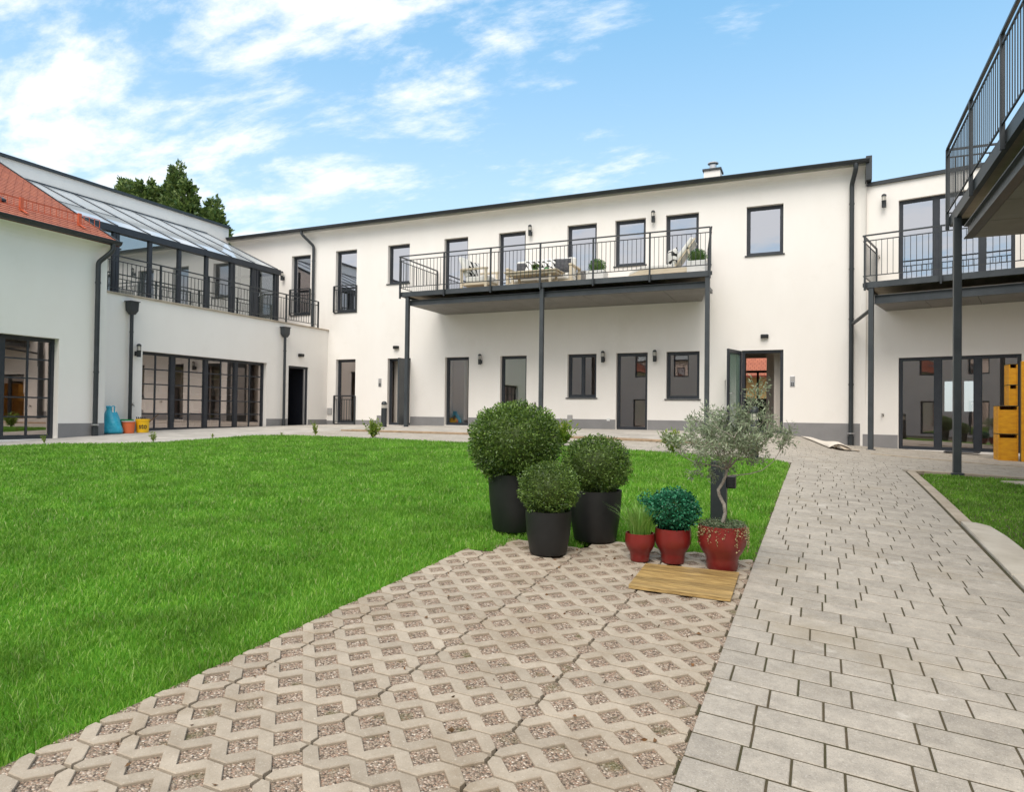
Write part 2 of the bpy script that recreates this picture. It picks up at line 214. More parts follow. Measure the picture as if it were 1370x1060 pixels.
# ------------------------------------------------------------------ helpers
def tag(o, label=None, cat=None, group=None, kind=None):
    if label: o['label'] = label
    if cat: o['category'] = cat
    if group: o['group'] = group
    if kind: o['kind'] = kind
    return o
def thing(name, loc, label, cat, group=None, rz=0):
    o = bpy.data.objects.new(name, None); COL.objects.link(o); o.location = loc; o.rotation_euler = (0, 0, rz); o.empty_display_size = .2
    return tag(o, label, cat, group)
def copy_tree(o, parent=None):
    c = o.copy(); COL.objects.link(c)
    if parent: c.parent = parent
    for ch in list(o.children): copy_tree(ch, c)
    return c
class Fr:
    """wall frame: a runs along the wall, b out of it, z up"""
    def __init__(s, o, u, n): s.o, s.u, s.n = Vector(o), Vector(u), Vector(n)
    def __call__(s, a, b, z): return s.o + s.u*a + s.n*b + Vector((0, 0, z))
class MB:
    def __init__(s, fr=None): s.v, s.f, s.fr = [], [], fr
    def add(s, vs, fs):
        k = len(s.v)
        if s.fr: vs = [s.fr(*p) for p in vs]
        s.v += [tuple(p) for p in vs]; s.f += [tuple(i+k for i in f) for f in fs]; return s
    def box(s, x0, x1, y0, y1, z0, z1):
        return s.add([(x0, y0, z0), (x1, y0, z0), (x1, y1, z0), (x0, y1, z0), (x0, y0, z1), (x1, y0, z1), (x1, y1, z1), (x0, y1, z1)],
                     [(0, 3, 2, 1), (4, 5, 6, 7), (0, 1, 5, 4), (1, 2, 6, 5), (2, 3, 7, 6), (3, 0, 4, 7)])
    def quad(s, a, b, c, d): return s.add([a, b, c, d], [(0, 1, 2, 3)])
    def bar(s, p, q, w, h=None, up=(0, 0, 1)):
        h = h or w; p, q = Vector(p), Vector(q); d = (q-p).normalized(); up = Vector(up)
        if abs(d.dot(up)) > .99: up = Vector((1, 0, 0)) if abs(d.x) < .9 else Vector((0, 1, 0))
        x = d.cross(up).normalized(); y = x.cross(d).normalized(); vs = []
        for e in (p, q): vs += [e-x*w/2-y*h/2, e+x*w/2-y*h/2, e+x*w/2+y*h/2, e-x*w/2+y*h/2]
        return s.add([tuple(v) for v in vs], [(3, 2, 1, 0), (4, 5, 6, 7), (0, 1, 5, 4), (1, 2, 6, 5), (2, 3, 7, 6), (3, 0, 4, 7)])
    def tube(s, pts, r, n=8, caps=True):
        pts = [Vector(p) for p in pts]; rs = r if isinstance(r, (list, tuple)) else [r]*len(pts); k = len(s.v); vs = []; fs = []
        ref = None
        for i, p in enumerate(pts):
            d = (pts[min(i+1, len(pts)-1)]-pts[max(i-1, 0)]).normalized()
            if ref is None: ref = Vector((0, 0, 1)) if abs(d.z) < .9 else Vector((1, 0, 0))
            x = d.cross(ref).normalized(); y = x.cross(d).normalized(); ref = y if False else ref
            for j in range(n): t = 2*math.pi*j/n; vs.append(tuple(p+x*math.cos(t)*rs[i]+y*math.sin(t)*rs[i]))
        for i in range(len(pts)-1):
            for j in range(n): a = i*n+j; b = i*n+(j+1) % n; fs.append((a, b, b+n, a+n))
        if caps: fs.append(tuple(range(n))[::-1]); fs.append(tuple((len(pts)-1)*n+j for j in range(n)))
        return s.add(vs, fs)
    def lathe(s, c, prof, n=32, cap=(True, True), facet=None):
        vs = []; fs = []
        for r, z in prof:
            for j in range(n): t = 2*math.pi*(j+.5)/n; vs.append((c[0]+r*math.cos(t), c[1]+r*math.sin(t), c[2]+z))
        for i in range(len(prof)-1):
            for j in range(n): a = i*n+j; b = i*n+(j+1) % n; fs.append((a, b, b+n, a+n))
        if cap[0]: fs.append(tuple(range(n))[::-1])
        if cap[1]: fs.append(tuple((len(prof)-1)*n+j for j in range(n)))
        return s.add(vs, fs)
    def prism(s, poly, z0, z1, zf=None):
        n = len(poly); vs = [(p[0], p[1], z0) for p in poly]+[(p[0], p[1], z1) for p in poly]
        return s.add(vs, [tuple(range(n))[::-1], tuple(range(n, 2*n))]+[(i, (i+1) % n, (i+1) % n+n, i+n) for i in range(n)])
    def build(s, name, m, parent=None, smooth=False, bevel=0, seg=2, local=True):
        me = bpy.data.meshes.new(name); v = s.v
        if parent is not None and local:
            inv = (Matrix.Translation(parent_loc(parent)) @ Matrix.Rotation(parent_rz(parent), 4, 'Z')).inverted(); v = [tuple(inv@Vector(p)) for p in v]
        me.from_pydata(v, [], s.f); me.update()
        if isinstance(m, str): m = M[m]
        me.materials.append(m); o = bpy.data.objects.new(name, me); COL.objects.link(o)
        if parent is not None: o.parent = parent
        if smooth: me.shade_smooth() if smooth is True else me.set_sharp_from_angle(angle=R_(smooth)) if hasattr(me, 'set_sharp_from_angle') else None
        if smooth and smooth is not True:
            for p in me.polygons: p.use_smooth = True
        if bevel:
            b = o.modifiers.new('b', 'BEVEL'); b.width = bevel; b.segments = seg; b.limit_method = 'ANGLE'; b.angle_limit = R_(40)
        return o
def parent_loc(o):
    l = Vector((0, 0, 0))
    while o is not None: l = l + o.location; o = o.parent
    return l
def parent_rz(o):
    r = 0
    while o is not None: r += o.rotation_euler.z; o = o.parent
    return r
def ss(a, b, x):
    t = min(1, max(0, (x-a)/(b-a))); return t*t*(3-2*t)
def G(X, Y):
    """ground height"""
    b = .047*Y if Y < 9 else (.423+.047*(Y-9)-.0027*(Y-9)**2 if Y < 14 else .5905+.012*(Y-14))
    if Y < 0: b = 0
    v = b+.17*math.tanh(-X/3.4)+.003*max(0, -X-3)
    w = ss(14.5, 18.5, Y)*ss(.5, -1.2, X)*ss(-17, -13, X)
    return v*(1-w)+.9*w
def Gn(X, Y):
    b = np.where(Y < 9, .047*np.maximum(Y, 0), np.where(Y < 14, .423+.047*(Y-9)-.0027*(Y-9)**2, .5905+.012*(Y-14)))
    v = b+.17*np.tanh(-X/3.4)+.003*np.maximum(0, -X-3)
    f = lambda a, b_, x: (lambda t: t*t*(3-2*t))(np.clip((x-a)/(b_-a), 0, 1))
    w = f(14.5, 18.5, Y)*f(.5, -1.2, X)*f(-17, -13, X); return v*(1-w)+.9*w
def npmesh(name, V, F, m, parent=None):
    me = bpy.data.meshes.new(name); nv, nf, k = len(V), len(F), F.shape[1]
    me.vertices.add(nv); me.vertices.foreach_set('co', V.astype(np.float32).ravel())
    me.loops.add(nf*k); me.loops.foreach_set('vertex_index', F.astype(np.int32).ravel())
    me.polygons.add(nf); me.polygons.foreach_set('loop_start', np.arange(0, nf*k, k, dtype=np.int32)); me.polygons.foreach_set('loop_total', np.full(nf, k, dtype=np.int32))
    me.update(calc_edges=True); me.materials.append(M[m] if isinstance(m, str) else m); o = bpy.data.objects.new(name, me); COL.objects.link(o)
    if parent is not None: o.parent = parent
    return o
def leaves(name, P, D, size, width, m, parent=None, fold=.25):
    """P centres, D unit directions (n,3); each leaf = two triangles folded along its axis into a pointed diamond"""
    n = len(P); size = np.broadcast_to(size, (n,)); 
    r = rng.normal(size=(n, 3)); T = np.cross(D, r); T /= np.linalg.norm(T, axis=1)[:, None]+1e-9
    Nn = np.cross(D, T); L = size[:, None]
    a = P; b = P+D*L*.5+T*L*width*.5+Nn*L*fold*width; c = P+D*L; d = P+D*L*.5-T*L*width*.5+Nn*L*fold*width
    V = np.stack([a, b, c, d], 1).reshape(-1, 3); i = np.arange(n)*4
    F = np.concatenate([np.stack([i, i+1, i+2], 1), np.stack([i, i+2, i+3], 1)])
    return npmesh(name, V, F, m, parent)
def inpoly(X, Y, poly):
    ins = np.zeros(X.shape, bool); n = len(poly)
    for i in range(n):
        x1, y1 = poly[i]; x2, y2 = poly[(i+1) % n]
        c = ((y1 > Y) != (y2 > Y)) & (X < (x2-x1)*(Y-y1)/((y2-y1) if y2 != y1 else 1e-9)+x1); ins ^= c
    return ins

# ------------------------------------------------------------------ ground
LAWN = [(-14.75, -3), (-14.7, 8.25), (-14.0, 9.05), (-13.1, 9.45), (-12.4, 10.1), (-12.25, 11.2), (-12.3, 12.2), (-11.8, 12.85), (-10.3, 12.95), (-7, 12.72), (-5.4, 12.95), (-2.7, 12.72), (-1.3, 12.75), (-.75, 12.9), (-.5, 12.5), (-.44, 11.9), (-.44, 5.41), (-1.64, 5.41), (-1.68, 5.12), (-2.20, 5.10), (-2.25, 4.68), (-2.43, 4.64), (-2.425, -3)]
LAWNR = [(1.40, 8.2), (1.40, 12.3), (1.55, 12.68), (1.85, 12.8), (4.9, 12.8), (4.9, -3), (1.56, -3), (1.56, 7.3), (1.52, 7.9)]
def sheet(name, x0, x1, y0, y1, st, dz, m, mask=None):
    xs = np.linspace(x0, x1, int(round((x1-x0)/st))+1); ys = np.linspace(y0, y1, int(round((y1-y0)/st))+1)
    X, Y = np.meshgrid(xs, ys); V = np.stack([X, Y, Gn(X, Y)+dz], -1).reshape(-1, 3); nx = len(xs)
    i, j = np.meshgrid(np.arange(nx-1), np.arange(len(ys)-1)); q = (j*nx+i).ravel()
    F = np.stack([q, q+1, q+nx+1, q+nx], 1)
    if mask is not None:
        cx = (xs[:-1]+xs[1:])/2; cy = (ys[:-1]+ys[1:])/2; CX, CY = np.meshgrid(cx, cy); F = F[mask(CX.ravel(), CY.ravel())]
    return tag(npmesh(name, V, F, m), kind='structure')
sheet('ground', -22, 8, -14, 21, .25, -.035, 'soil')
tag(MB().quad((-600, -600, -1.0), (600, -600, -1.0), (600, 600, -1.0), (-600, 600, -1.0)).build('outer_ground', nz(mat('far_ground', (.08, .1, .04), 1), (.08, .1, .04), (.12, .11, .07), .2)), kind='structure')
sheet('lawn_ground', -14.8, -.4, -3, 13, .1, -.012, 'lawn', lambda X, Y: inpoly(X, Y, LAWN))
sheet('side_lawn_ground', 1.4, 4.9, -3, 12.9, .1, -.045, 'lawn', lambda X, Y: inpoly(X, Y, LAWNR))
def blades(name, poly, dz=0, dens=1.0):
    bx = [p[0] for p in poly]; by = [p[1] for p in poly]; x0, x1, y0, y1 = min(bx), max(bx), max(min(by), -1.0), max(by)
    out = []
    for (d0, d1, n, w, h) in ((0, 2.6, 14000, .0036, .040), (2.6, 4.2, 10000, .0042, .040), (4.2, 7, 5000, .006, .042), (7, 11, 2200, .009, .045), (11, 25, 1300, .013, .045)):
        cnt = int((x1-x0)*(y1-y0)*n*dens)
        # draw within the ring only
        X = rng.uniform(x0, x1, cnt); Y = rng.uniform(y0, y1, cnt); d = np.hypot(X, Y)
        k = (d >= d0) & (d < d1) & inpoly(X, Y, poly)
        f = (X*CFW[0]+Y*CFW[1]); s = (X*CFW[1]-Y*CFW[0])
        k &= (f > -.3) & (np.abs(s) < f*.95+1.2)
        X, Y = X[k], Y[k]; m_ = len(X)
        cl = .5+.5*np.sin(X*5.1+2*np.sin(Y*3.3))*np.sin(Y*4.3+1.5*np.sin(X*2.7))
        out.append(np.stack([X, Y, np.full(m_, w)*rng.uniform(.7, 1.3, m_), h*rng.uniform(.45, 1.15, m_)*(.8+.35*cl)], 1))
    A = np.concatenate(out); n = len(A); X, Y, w, h = A.T; Z = Gn(X, Y)+dz-.01
    h = h*(1+.0*X); th = rng.uniform(0, 2*np.pi, n); ln = rng.uniform(.1, .9, n)*h; la = rng.uniform(0, 2*np.pi, n)
    bx_, by_ = np.cos(th)*w/2, np.sin(th)*w/2; lx, ly = np.cos(la)*ln, np.sin(la)*ln
    V = np.stack([np.stack([X-bx_, Y-by_, Z], 1), np.stack([X+bx_, Y+by_, Z], 1), np.stack([X+lx*.35+bx_*.8, Y+ly*.35+by_*.8, Z+h*.6], 1), np.stack([X+lx, Y+ly, Z+h], 1), np.stack([X+lx*.35-bx_*.8, Y+ly*.35-by_*.8, Z+h*.6], 1)], 1).reshape(-1, 3)
    i = np.arange(n)*5; F = np.concatenate([np.stack([i, i+1, i+2], 1), np.stack([i, i+2, i+4], 1), np.stack([i+4, i+2, i+3], 1)])
    return npmesh(name, V, F, 'blade')
tag(blades('grass', LAWN), 'bright green mown lawn filling the courtyard up to the grid paving', 'grass', kind='stuff')
tag(blades('grass', LAWNR, dz=-.03, dens=1.5), 'small bright green lawn right of the paved path, around the steel post', 'grass', kind='stuff')

# block pavers -------------------------------------------------
def stone(vs, fs, x0, x1, y0, y1, dz, jit=.0009, bv=.003, sk=0):
    k = len(vs); j = random.uniform(-jit, jit); w_ = lambda x, y: (x, y+sk*(x+.43)+random.uniform(-.0008, .0008))
    c = [w_(x0, y0), w_(x1, y0), w_(x1, y1), w_(x0, y1)]; ci = [(c[0][0]+bv, c[0][1]+bv), (c[1][0]-bv, c[1][1]+bv), (c[2][0]-bv, c[2][1]-bv), (c[3][0]+bv, c[3][1]-bv)]
    for x, y in ci: vs.append((x, y, G(x, y)+dz+j+random.uniform(-.0006, .0006)))
    for x, y in c: vs.append((x, y, G(x, y)+dz+j-bv*.8))
    for x, y in c: vs.append((x, y, G(x, y)+dz-.05))
    fs.append((k, k+1, k+2, k+3))
    for a in range(4):
        b = (a+1) % 4; fs.append((k+4+a, k+4+b, k+b, k+a)); fs.append((k+8+a, k+8+b, k+4+b, k+4+a))
def rows(name, m, maskf, y0, y1, rowh, lens, gap=(.004, .009), x0=-16.3, x1=5.2, dz=.0, sk=0):
    vs, fs = [], []; y = y0
    while y < y1-1e-6:
        ya, yb = y+gap[0]/2, min(y+rowh, y1)-gap[0]/2; xs = np.arange(x0, x1, .02); ok = maskf(xs, np.full(xs.shape, (ya+yb)/2))
        i = 0
        while i < len(xs):
            if not ok[i]: i += 1; continue
            j = i
            while j < len(xs) and ok[j]: j += 1
            a, b = xs[i], xs[min(j, len(xs)-1)]; cur = a - random.uniform(0, .10)
            while cur < b-.05:
                l = random.choice(lens); nx = cur+l
                if b-nx < .12: nx = b
                s0, s1 = max(cur, a), min(nx, b)
                if s1-s0 > .04: stone(vs, fs, s0+gap[1]/2, s1-gap[1]/2, ya, yb, dz, sk=sk)
                cur = nx if nx > a+.05 else cur-.0+(nx-cur)
            i = j
        y += rowh
    mb = MB(); mb.v, mb.f = vs, fs; return tag(mb.build(name, m), kind='structure')
PATH = [(-.43, 0.0), (1.235, 0.0), (1.235, 13.4), (-.43, 13.4)]
rows('path', 'paver', lambda X, Y: (X > -.445) & (X < 1.245), -.9, 12.69, .18, (.17, .21, .25, .28, .33), x0=-.444, x1=1.245, gap=(.012, .009), sk=-.055)
def plaza(X, Y):
    k = ~inpoly(X, Y, LAWN) & ~inpoly(X, Y, LAWNR) & (X < 5) & (X > -16.2)
    k &= ~((X > -12.0) & (X < -1.6) & (Y > 15.38)) & (X > -12.25 + 0*Y)
    k &= ~((X > 1.2) & (Y < 13.0)) & ((X > -.43) | (Y > 12.6) )
    rw = 20-.2451*(X-.94); return k & (Y < np.minimum(20.0, np.where(X > .94, rw, 20)))
rows('plaza_paving', 'paver', plaza, 12.60, 20.0, .18, (.17, .21, .25, .28, .33), gap=(.011, .009))
M['joint'] = nz(mat('joint_sand', (.1, .08, .04), 1), (.085, .062, .035), (.05, .048, .018), 6, 8, bump=.6, bscale=150, bdist=.004)
sheet('joint_sand', -.46, 1.26, -1, 12.65, .1, -.004, 'joint')
rows('terrace_paving', 'paverl', lambda X, Y: (X > -12.0) & (X < -1.6), 15.62, 20.0, .3, (.4, .5, .6), dz=.012)
rows('side_paving', 'paverl', lambda X, Y: ~inpoly(X, Y, LAWN) & (X < -12.25) & (X > np.where(Y < 11.1, -15.6, -16.2)), -2, 20.0, .4, (.5, .6, .8), x0=-16.3)
# kerbs
def strip(mb, pts, w, h, dz0=-.08, up=.03):
    """kerb following plan points"""
    P = [Vector((p[0], p[1])) for p in pts]; L_, R2 = [], []
    for i, p in enumerate(P):
        d = (P[min(i+1, len(P)-1)]-P[max(i-1, 0)]).normalized(); n = Vector((-d.y, d.x)); L_.append(p+n*w/2); R2.append(p-n*w/2)
    vs = []; fs = []
    for a, b in zip(L_, R2):
        e = (b-a).normalized()*.008
        for q, z in ((a, dz0), (a, up-.008), (a+e, up), (b-e, up), (b, up-.008), (b, dz0)): vs.append((q.x, q.y, G(q.x, q.y)+z))
    n = len(P)
    for i in range(n-1):
        for j in range(5): k = i*6+j; fs.append((k, k+1, k+7, k+6))
    fs.append((0, 1, 2, 3, 4, 5)); fs.append(tuple((n-1)*6+j for j in (5, 4, 3, 2, 1, 0)))
    mb.add(vs, fs); return mb
k = MB(); xs = np.linspace(-12.0, -1.55, 12)
for a, b in zip(xs[:-1], xs[1:]):
    strip(k, [(a+.004, 15.44), (b-.004, 15.44)], .08, 0, up=.028); strip(k, [(a+.25, 15.57), (min(b+.25, -1.5)-.01, 15.57)], .06, 0, up=.035)
M['kerbd'] = nz(mat('brown_kerb', (.38, .27, .17), .9), (.42, .30, .19), (.25, .17, .10), 5, 10)
tag(k.build('terrace_kerb', 'kerbd'), kind='structure')
k = MB()
for y in np.arange(8.1, 12.6, 1.0): strip(k, [(1.32, y+.004), (1.32, min(y+1.0, 12.6)-.004)], .12, 0, up=.012)
strip(k, [(1.32, 12.61), (1.36, 12.78), (1.5, 12.9), (1.75, 12.95)], .12, 0, up=.012)
for x in np.arange(1.755, 4.9, 1.0): strip(k, [(x+.004, 12.95), (x+1-.004, 12.95)], .12, 0, up=.012)
for x in np.arange(1.0, 5.0, 1.0): strip(k, [(x, 16.6-.57*(x-1.05)), (x+.99, 16.6-.57*(x-.06))], .07, 0, up=.02)
tag(k.build('lawn_kerb', 'kerb'), kind='structure')
k = MB()
def gprism(mb, poly, up, dn=-.12):
    n = len(poly); c = Vector((sum(p[0] for p in poly)/n, sum(p[1] for p in poly)/n)); vs = []
    for p in poly: vs.append((p[0], p[1], G(*p)+dn))
    for p in poly: vs.append((p[0], p[1], G(*p)+up-.012))
    for p in poly:
        q = Vector(p)+(c-Vector(p)).normalized()*.012; vs.append((q.x, q.y, G(*p)+up))
    fs = [tuple(range(2*n, 3*n))]+[(i, (i+1) % n, (i+1) % n+n, i+n) for i in range(n)]+[(i+n, (i+1) % n+n, (i+1) % n+2*n, i+2*n) for i in range(n)]
    mb.add(vs, fs); return mb
gprism(k, [(1.27, 8.06), (1.265, 7), (1.255, 6), (1.53, 6), (1.545, 6.9), (1.535, 7.5), (1.49, 7.95), (1.40, 8.07)], .02)
gprism(k, [(1.255, 5.985), (1.25, 4), (1.53, 4), (1.53, 5.985)], .02); gprism(k, [(1.25, 3.98), (1.25, 1.5), (1.53, 1.5), (1.53, 3.98)], .02)
tag(k.build('concrete_edging', 'kerbw'), kind='structure')
o = gprism(MB(), [(2.42, 12.25), (2.9, 12.55), (3.6, 12.2), (3.1, 11.7)], .0).build('stepping_slab', 'kerbw')
tag(o, 'flat pale concrete slab lying in the small right lawn', 'slab')

# grid paving: zigzag ribbons around rows of diamond holes
def gridpaving():
    hx, hy, px, py = .061, .067, .2, .1155; X0, Y0 = -.84, .0; vs, fs = [], []; g = .0056
    nrow = int(5.5/py)+8
    for j in range(-8, nrow):
        yj = Y0+j*py; off = (j % 2)*.1
        # ribbon between row j and j+1. lower path = row j going over holes, upper path = row j+1 dipping under holes
        for cidx in range(0, 4):                          # stones of three periods
            xa = X0+.4-.6*cidx-.6; xb = xa+.6-(.004 if cidx == 0 else 0)
            if cidx == 3: xa = xb-.2
            if xb < -2.5 or xa > -.40: continue
            def low(x):
                t = (x-(X0+off)+px/2) % px-px/2; a = abs(t)
                return yj+(hy*(1-a/hx) if a < hx else 0)
            def upp(x):
                t = (x-(X0+.1-off)+px/2) % px-px/2; a = abs(t)
                return yj+py-(hy*(1-a/hx) if a < hx else 0)
            k_ = []
            for base in (X0+off, X0+.1-off):
                for i in range(-12, 8):
                    for e in (-hx, 0, hx): k_.append(base+i*px+e)
            k_ = sorted(set(round(q, 5) for q in k_ if xa+g < q < xb-g)); k_ = [xa+g]+k_+[xb-g]
            if yj > (5.33, 5.33, 5.02, 4.58)[cidx]: continue
            st = len(vs); bev = .003; th = .05; up_z = .008+random.uniform(-.0012, .0012)
            for x in k_:
                lo, hi = low(x)+g, upp(x)-g
                end = (x in (k_[0], k_[-1])); 
                if end:
                    mid = (lo+hi)/2; lo, hi = lo+.012 if (hi-lo) > .06 else lo+.002, hi-.012 if (hi-lo) > .06 else hi-.002
                z = lambda y: G(x, y)+up_z
                xi = x+(bev if x == k_[0] else -bev if x == k_[-1] else 0)
                vs.extend([(x, lo, z(lo)-th), (x, lo, z(lo)-bev), (xi, lo+bev, z(lo)), (xi, hi-bev, z(hi)), (x, hi, z(hi)-bev), (x, hi, z(hi)-th)])
            n = len(k_)
            for i in range(n-1):
                for q in range(5): a = st+i*6+q; fs.append((a, a+6, a+7, a+1))
            fs.append(tuple(st+q for q in (5, 4, 3, 2, 1, 0))[::-1]); fs.append(tuple(st+(n-1)*6+q for q in range(6))[::-1])
    mb = MB(); mb.v, mb.f = vs, fs; return tag(mb.build('grid_paving', 'stone'), kind='structure')
gridpaving()
sheet('joint_bed', -2.44, -.42, -1, 5.4, .1, -.010, 'joint', lambda X, Y: ~inpoly(X, Y, LAWN))
def gravelfill():
    vs, fs = [], []
    for j in range(-8, 48):
        for i in range(-12, 4):
            x = -.84+(j % 2)*.1+i*.2; y = j*.1155
            if x < -2.47 or x > -.38 or y > (5.42 if x > -1.7 else 5.1 if x > -2.25 else 4.66): continue
            k = len(vs); c = [(x-.066, y), (x, y-.072), (x+.066, y), (x, y+.072)]
            for a, b in c: a = min(max(a, -2.45), -.438); vs.append((a, b, G(a, b)-.001+random.uniform(-.003, .002)))
            fs.append((k, k+1, k+2, k+3))
    mb = MB(); mb.v, mb.f = vs, fs; tag(mb.build('gravel_fill', 'gravel'), kind='structure')
gravelfill()

# ------------------------------------------------------------------ buildings
FM = Fr((0, 20, 0), (1, 0, 0), (0, -1, 0))
FL = Fr((-16.21, 0, 0), (0, 1, 0), (1, 0, 0))
FH = Fr((-15.6, 0, 0), (0, 1, 0), (1, 0, 0))
FR = Fr((.94, 20, 0), (.9712, -.2382, 0), (-.2382, -.9712, 0))
def facade(fr, a0, a1, z0, z1, ops, depth=.22, name='wall', m='render', parent=None, side=True):
    mb = MB(fr); A = sorted({a0, a1, *[q for o in ops for q in o[:2]]}); Z = sorted({z0, z1, *[q for o in ops for q in o[2:4]]})
    A = [q for q in A if a0 <= q <= a1]; Z = [q for q in Z if z0 <= q <= z1]
    for i in range(len(A)-1):
        for j in range(len(Z)-1):
            ca, cz = (A[i]+A[i+1])/2, (Z[j]+Z[j+1])/2
            if any(o[0] < ca < o[1] and o[2] < cz < o[3] for o in ops): continue
            mb.quad((A[i], 0, Z[j]), (A[i+1], 0, Z[j]), (A[i+1], 0, Z[j+1]), (A[i], 0, Z[j+1]))
    for x0, x1, y0, y1 in [o[:4] for o in ops]:
        d = -depth; mb.quad((x0, 0, y0), (x0, 0, y1), (x0, d, y1), (x0, d, y0)); mb.quad((x1, 0, y0), (x1, d, y0), (x1, d, y1), (x1, 0, y1))
        mb.quad((x0, 0, y1), (x1, 0, y1), (x1, d, y1), (x0, d, y1)); mb.quad((x0, 0, y0), (x0, d, y0), (x1, d, y0), (x1, 0, y0))
    return mb.build(name, m, parent)
def window(fr, parent, a0, a1, z0, z1, posts=(), grid=None, sill=True, rec=.13, pane='pane', name='window', fw=.07, pw=.10, open_=False, label=None):
    e = .003; b0, b1 = -rec-.07, -rec; mb = MB(fr)
    mb.box(a0-e, a0+fw, b0, b1, z0-e, z1+e); mb.box(a1-fw, a1+e, b0, b1, z0-e, z1+e)
    mb.box(a0+fw, a1-fw, b0, b1, z1-fw, z1+e); mb.box(a0+fw, a1-fw, b0, b1, z0-e, z0+fw)
    ed = [a0+fw]
    for p in posts: mb.box(p-pw/2, p+pw/2, b0, b1-.002, z0+fw, z1-fw); ed += [p-pw/2, p+pw/2]
    ed.append(a1-fw); prs = list(zip(ed[::2], ed[1::2]))
    # sash profile set back inside each opening, gives the step seen on real frames
    for p, q in prs:
        s = .022; mb.box(p, p+s, b0-.01, b1-.018, z0+fw, z1-fw); mb.box(q-s, q, b0-.01, b1-.018, z0+fw, z1-fw); mb.box(p+s, q-s, b0-.01, b1-.018, z1-fw-s, z1-fw); mb.box(p+s, q-s, b0-.01, b1-.018, z0+fw, z0+fw+s)
        if grid:
            c, r = grid
            for i in range(1, c): x = p+(q-p)*i/c; mb.box(x-.02, x+.02, b0+.008, b1-.024, z0+fw+s, z1-fw-s)
            for i in range(1, r): z = z0+fw+(z1-z0-2*fw)*i/r; mb.box(p+s, q-s, b0+.012, b1-.03, z-.016, z+.016)
    w = mb.build(name, 'frame', parent)
    if label: w['label'] = label
    if not open_:
        for p, q in prs:
            g = MB(fr); t = .02; y = b0+.03; g.add([(p+t, y+random.uniform(-.0008, .0008), z0+fw+t), (q-t, y+random.uniform(-.0008, .0008), z0+fw+t), (q-t, y+random.uniform(-.0008, .0008), z1-fw-t), (p+t, y, z1-fw-t)], [(0, 1, 2), (0, 2, 3)]); g.build('pane', pane, w)
    if sill:
        MB(fr).box(a0-.04, a1+.04, -rec, .035, z0-.035, z0-.004).build('sill', 'metal', w)
    return w
def rail_panel(mb, fr, p, q, ztop, zbot, z2=None, step=.115, r=.006, hand=.022, top2=.13):
    """p,q = (a,b) ends; handrail, second rail, bottom rail and thin bars"""
    P = lambda t, z: tuple(fr(p[0]+(q[0]-p[0])*t, p[1]+(q[1]-p[1])*t, z)) if fr else (p[0]+(q[0]-p[0])*t, p[1]+(q[1]-p[1])*t, z)
    L = math.hypot(q[0]-p[0], q[1]-p[1]); sv = mb.fr; mb.fr = None
    mb.bar(P(0, ztop), P(1, ztop), .042, .03); mb.bar(P(0, ztop-top2), P(1, ztop-top2), .024, .02); mb.bar(P(0, zbot), P(1, zbot), .024, .02)
    n = max(1, int(L/step))
    for i in range(1, n):
        mb.bar(P(i/n, zbot), P(i/n, ztop-top2), r*2)
    mb.fr = sv
def lathe_lamp(fr, a, z, label, group):
    """up-down wall lantern: wall plate, arm, dark lower body, clear ring, cap"""
    c = fr(a, .12, z); t = thing('wall_lamp', fr(a, 0, z-.17), label, 'wall lamp', group)
    m = MB(); m.lathe(c, [(.045, -.17), (.052, -.165), (.052, -.02), (.056, -.015), (.056, 0)], 20); m2 = MB(fr); m2.box(a-.035, a+.035, .0, .018, z-.14, z-.02); m2.box(a-.018, a+.018, .018, .09, z-.1, z-.06)
    m.v += m2.v and []; k = len(m.v); m.v += m2.v; m.f += [tuple(i+k for i in f) for f in m2.f]
    m.build('housing', 'metal', t, smooth=40)
    MB().lathe(c, [(.044, 0), (.044, .11)], 20).build('lens', 'lens', t, smooth=40)
    m = MB(); m.lathe(c, [(.057, .11), (.06, .12), (.05, .155), (.02, .175), (.001, .178)], 20)
    for s in range(4): an = s*math.pi/2+.4; m.box(c[0]+math.cos(an)*.05-.004, c[0]+math.cos(an)*.05+.004, c[1]+math.sin(an)*.05-.004, c[1]+math.sin(an)*.05+.004, c[2], c[2]+.115)
    m.build('cap', 'metal', t, smooth=40); return t

# --- main building
main = thing('main_building', (-8, 20, .6), 'long white plastered two-storey building at the back with dark gutter and many tall windows', 'building')
opsU = [(-17.94, -17.06, 4.89, 7.08), (-15.92, -15.0, 4.89, 7.10), (-13.69, -12.81, 5.77, 7.11), (-11.46, -10.57, 4.97, 7.13), (-9.46, -8.52, 4.97, 7.13), (-7.13, -6.19, 4.97, 7.14), (-5.62, -4.70, 5.77, 7.14), (-4.11, -3.18, 4.97, 7.14), (-1.89, -.94, 5.78, 7.14)]
opsL = [(-15.84, -14.99, .92, 3.20), (-13.64, -12.71, .90, 3.19), (-11.37, -10.48, .93, 3.18), (-9.35, -8.44, .93, 3.18), (-7.08, -6.16, 1.85, 3.18), (-5.55, -4.61, .90, 3.18), (-4.07, -3.13, 1.82, 3.18), (-1.99, -.92, .89, 3.16)]
facade(FM, -20.9, 1.06, .3, 7.62, opsU+opsL, parent=main)
m = MB(FM)      # cove under the gutter, gable side, rear
for i in range(5):
    t0, t1 = i/5*math.pi/2, (i+1)/5*math.pi/2; f = lambda t: (.22*(1-math.cos(t)), 7.62+.2*math.sin(t))
    m.quad((-20.9, f(t0)[0], f(t0)[1]), (1.06, f(t0)[0], f(t0)[1]), (1.06, f(t1)[0], f(t1)[1]), (-20.9, f(t1)[0], f(t1)[1]))
m.quad((-20.9, .22, 7.82), (1.06, .22, 7.82), (1.06, .22, 7.9), (-20.9, .22, 7.9))
m.build('cornice', 'render', main, smooth=40)
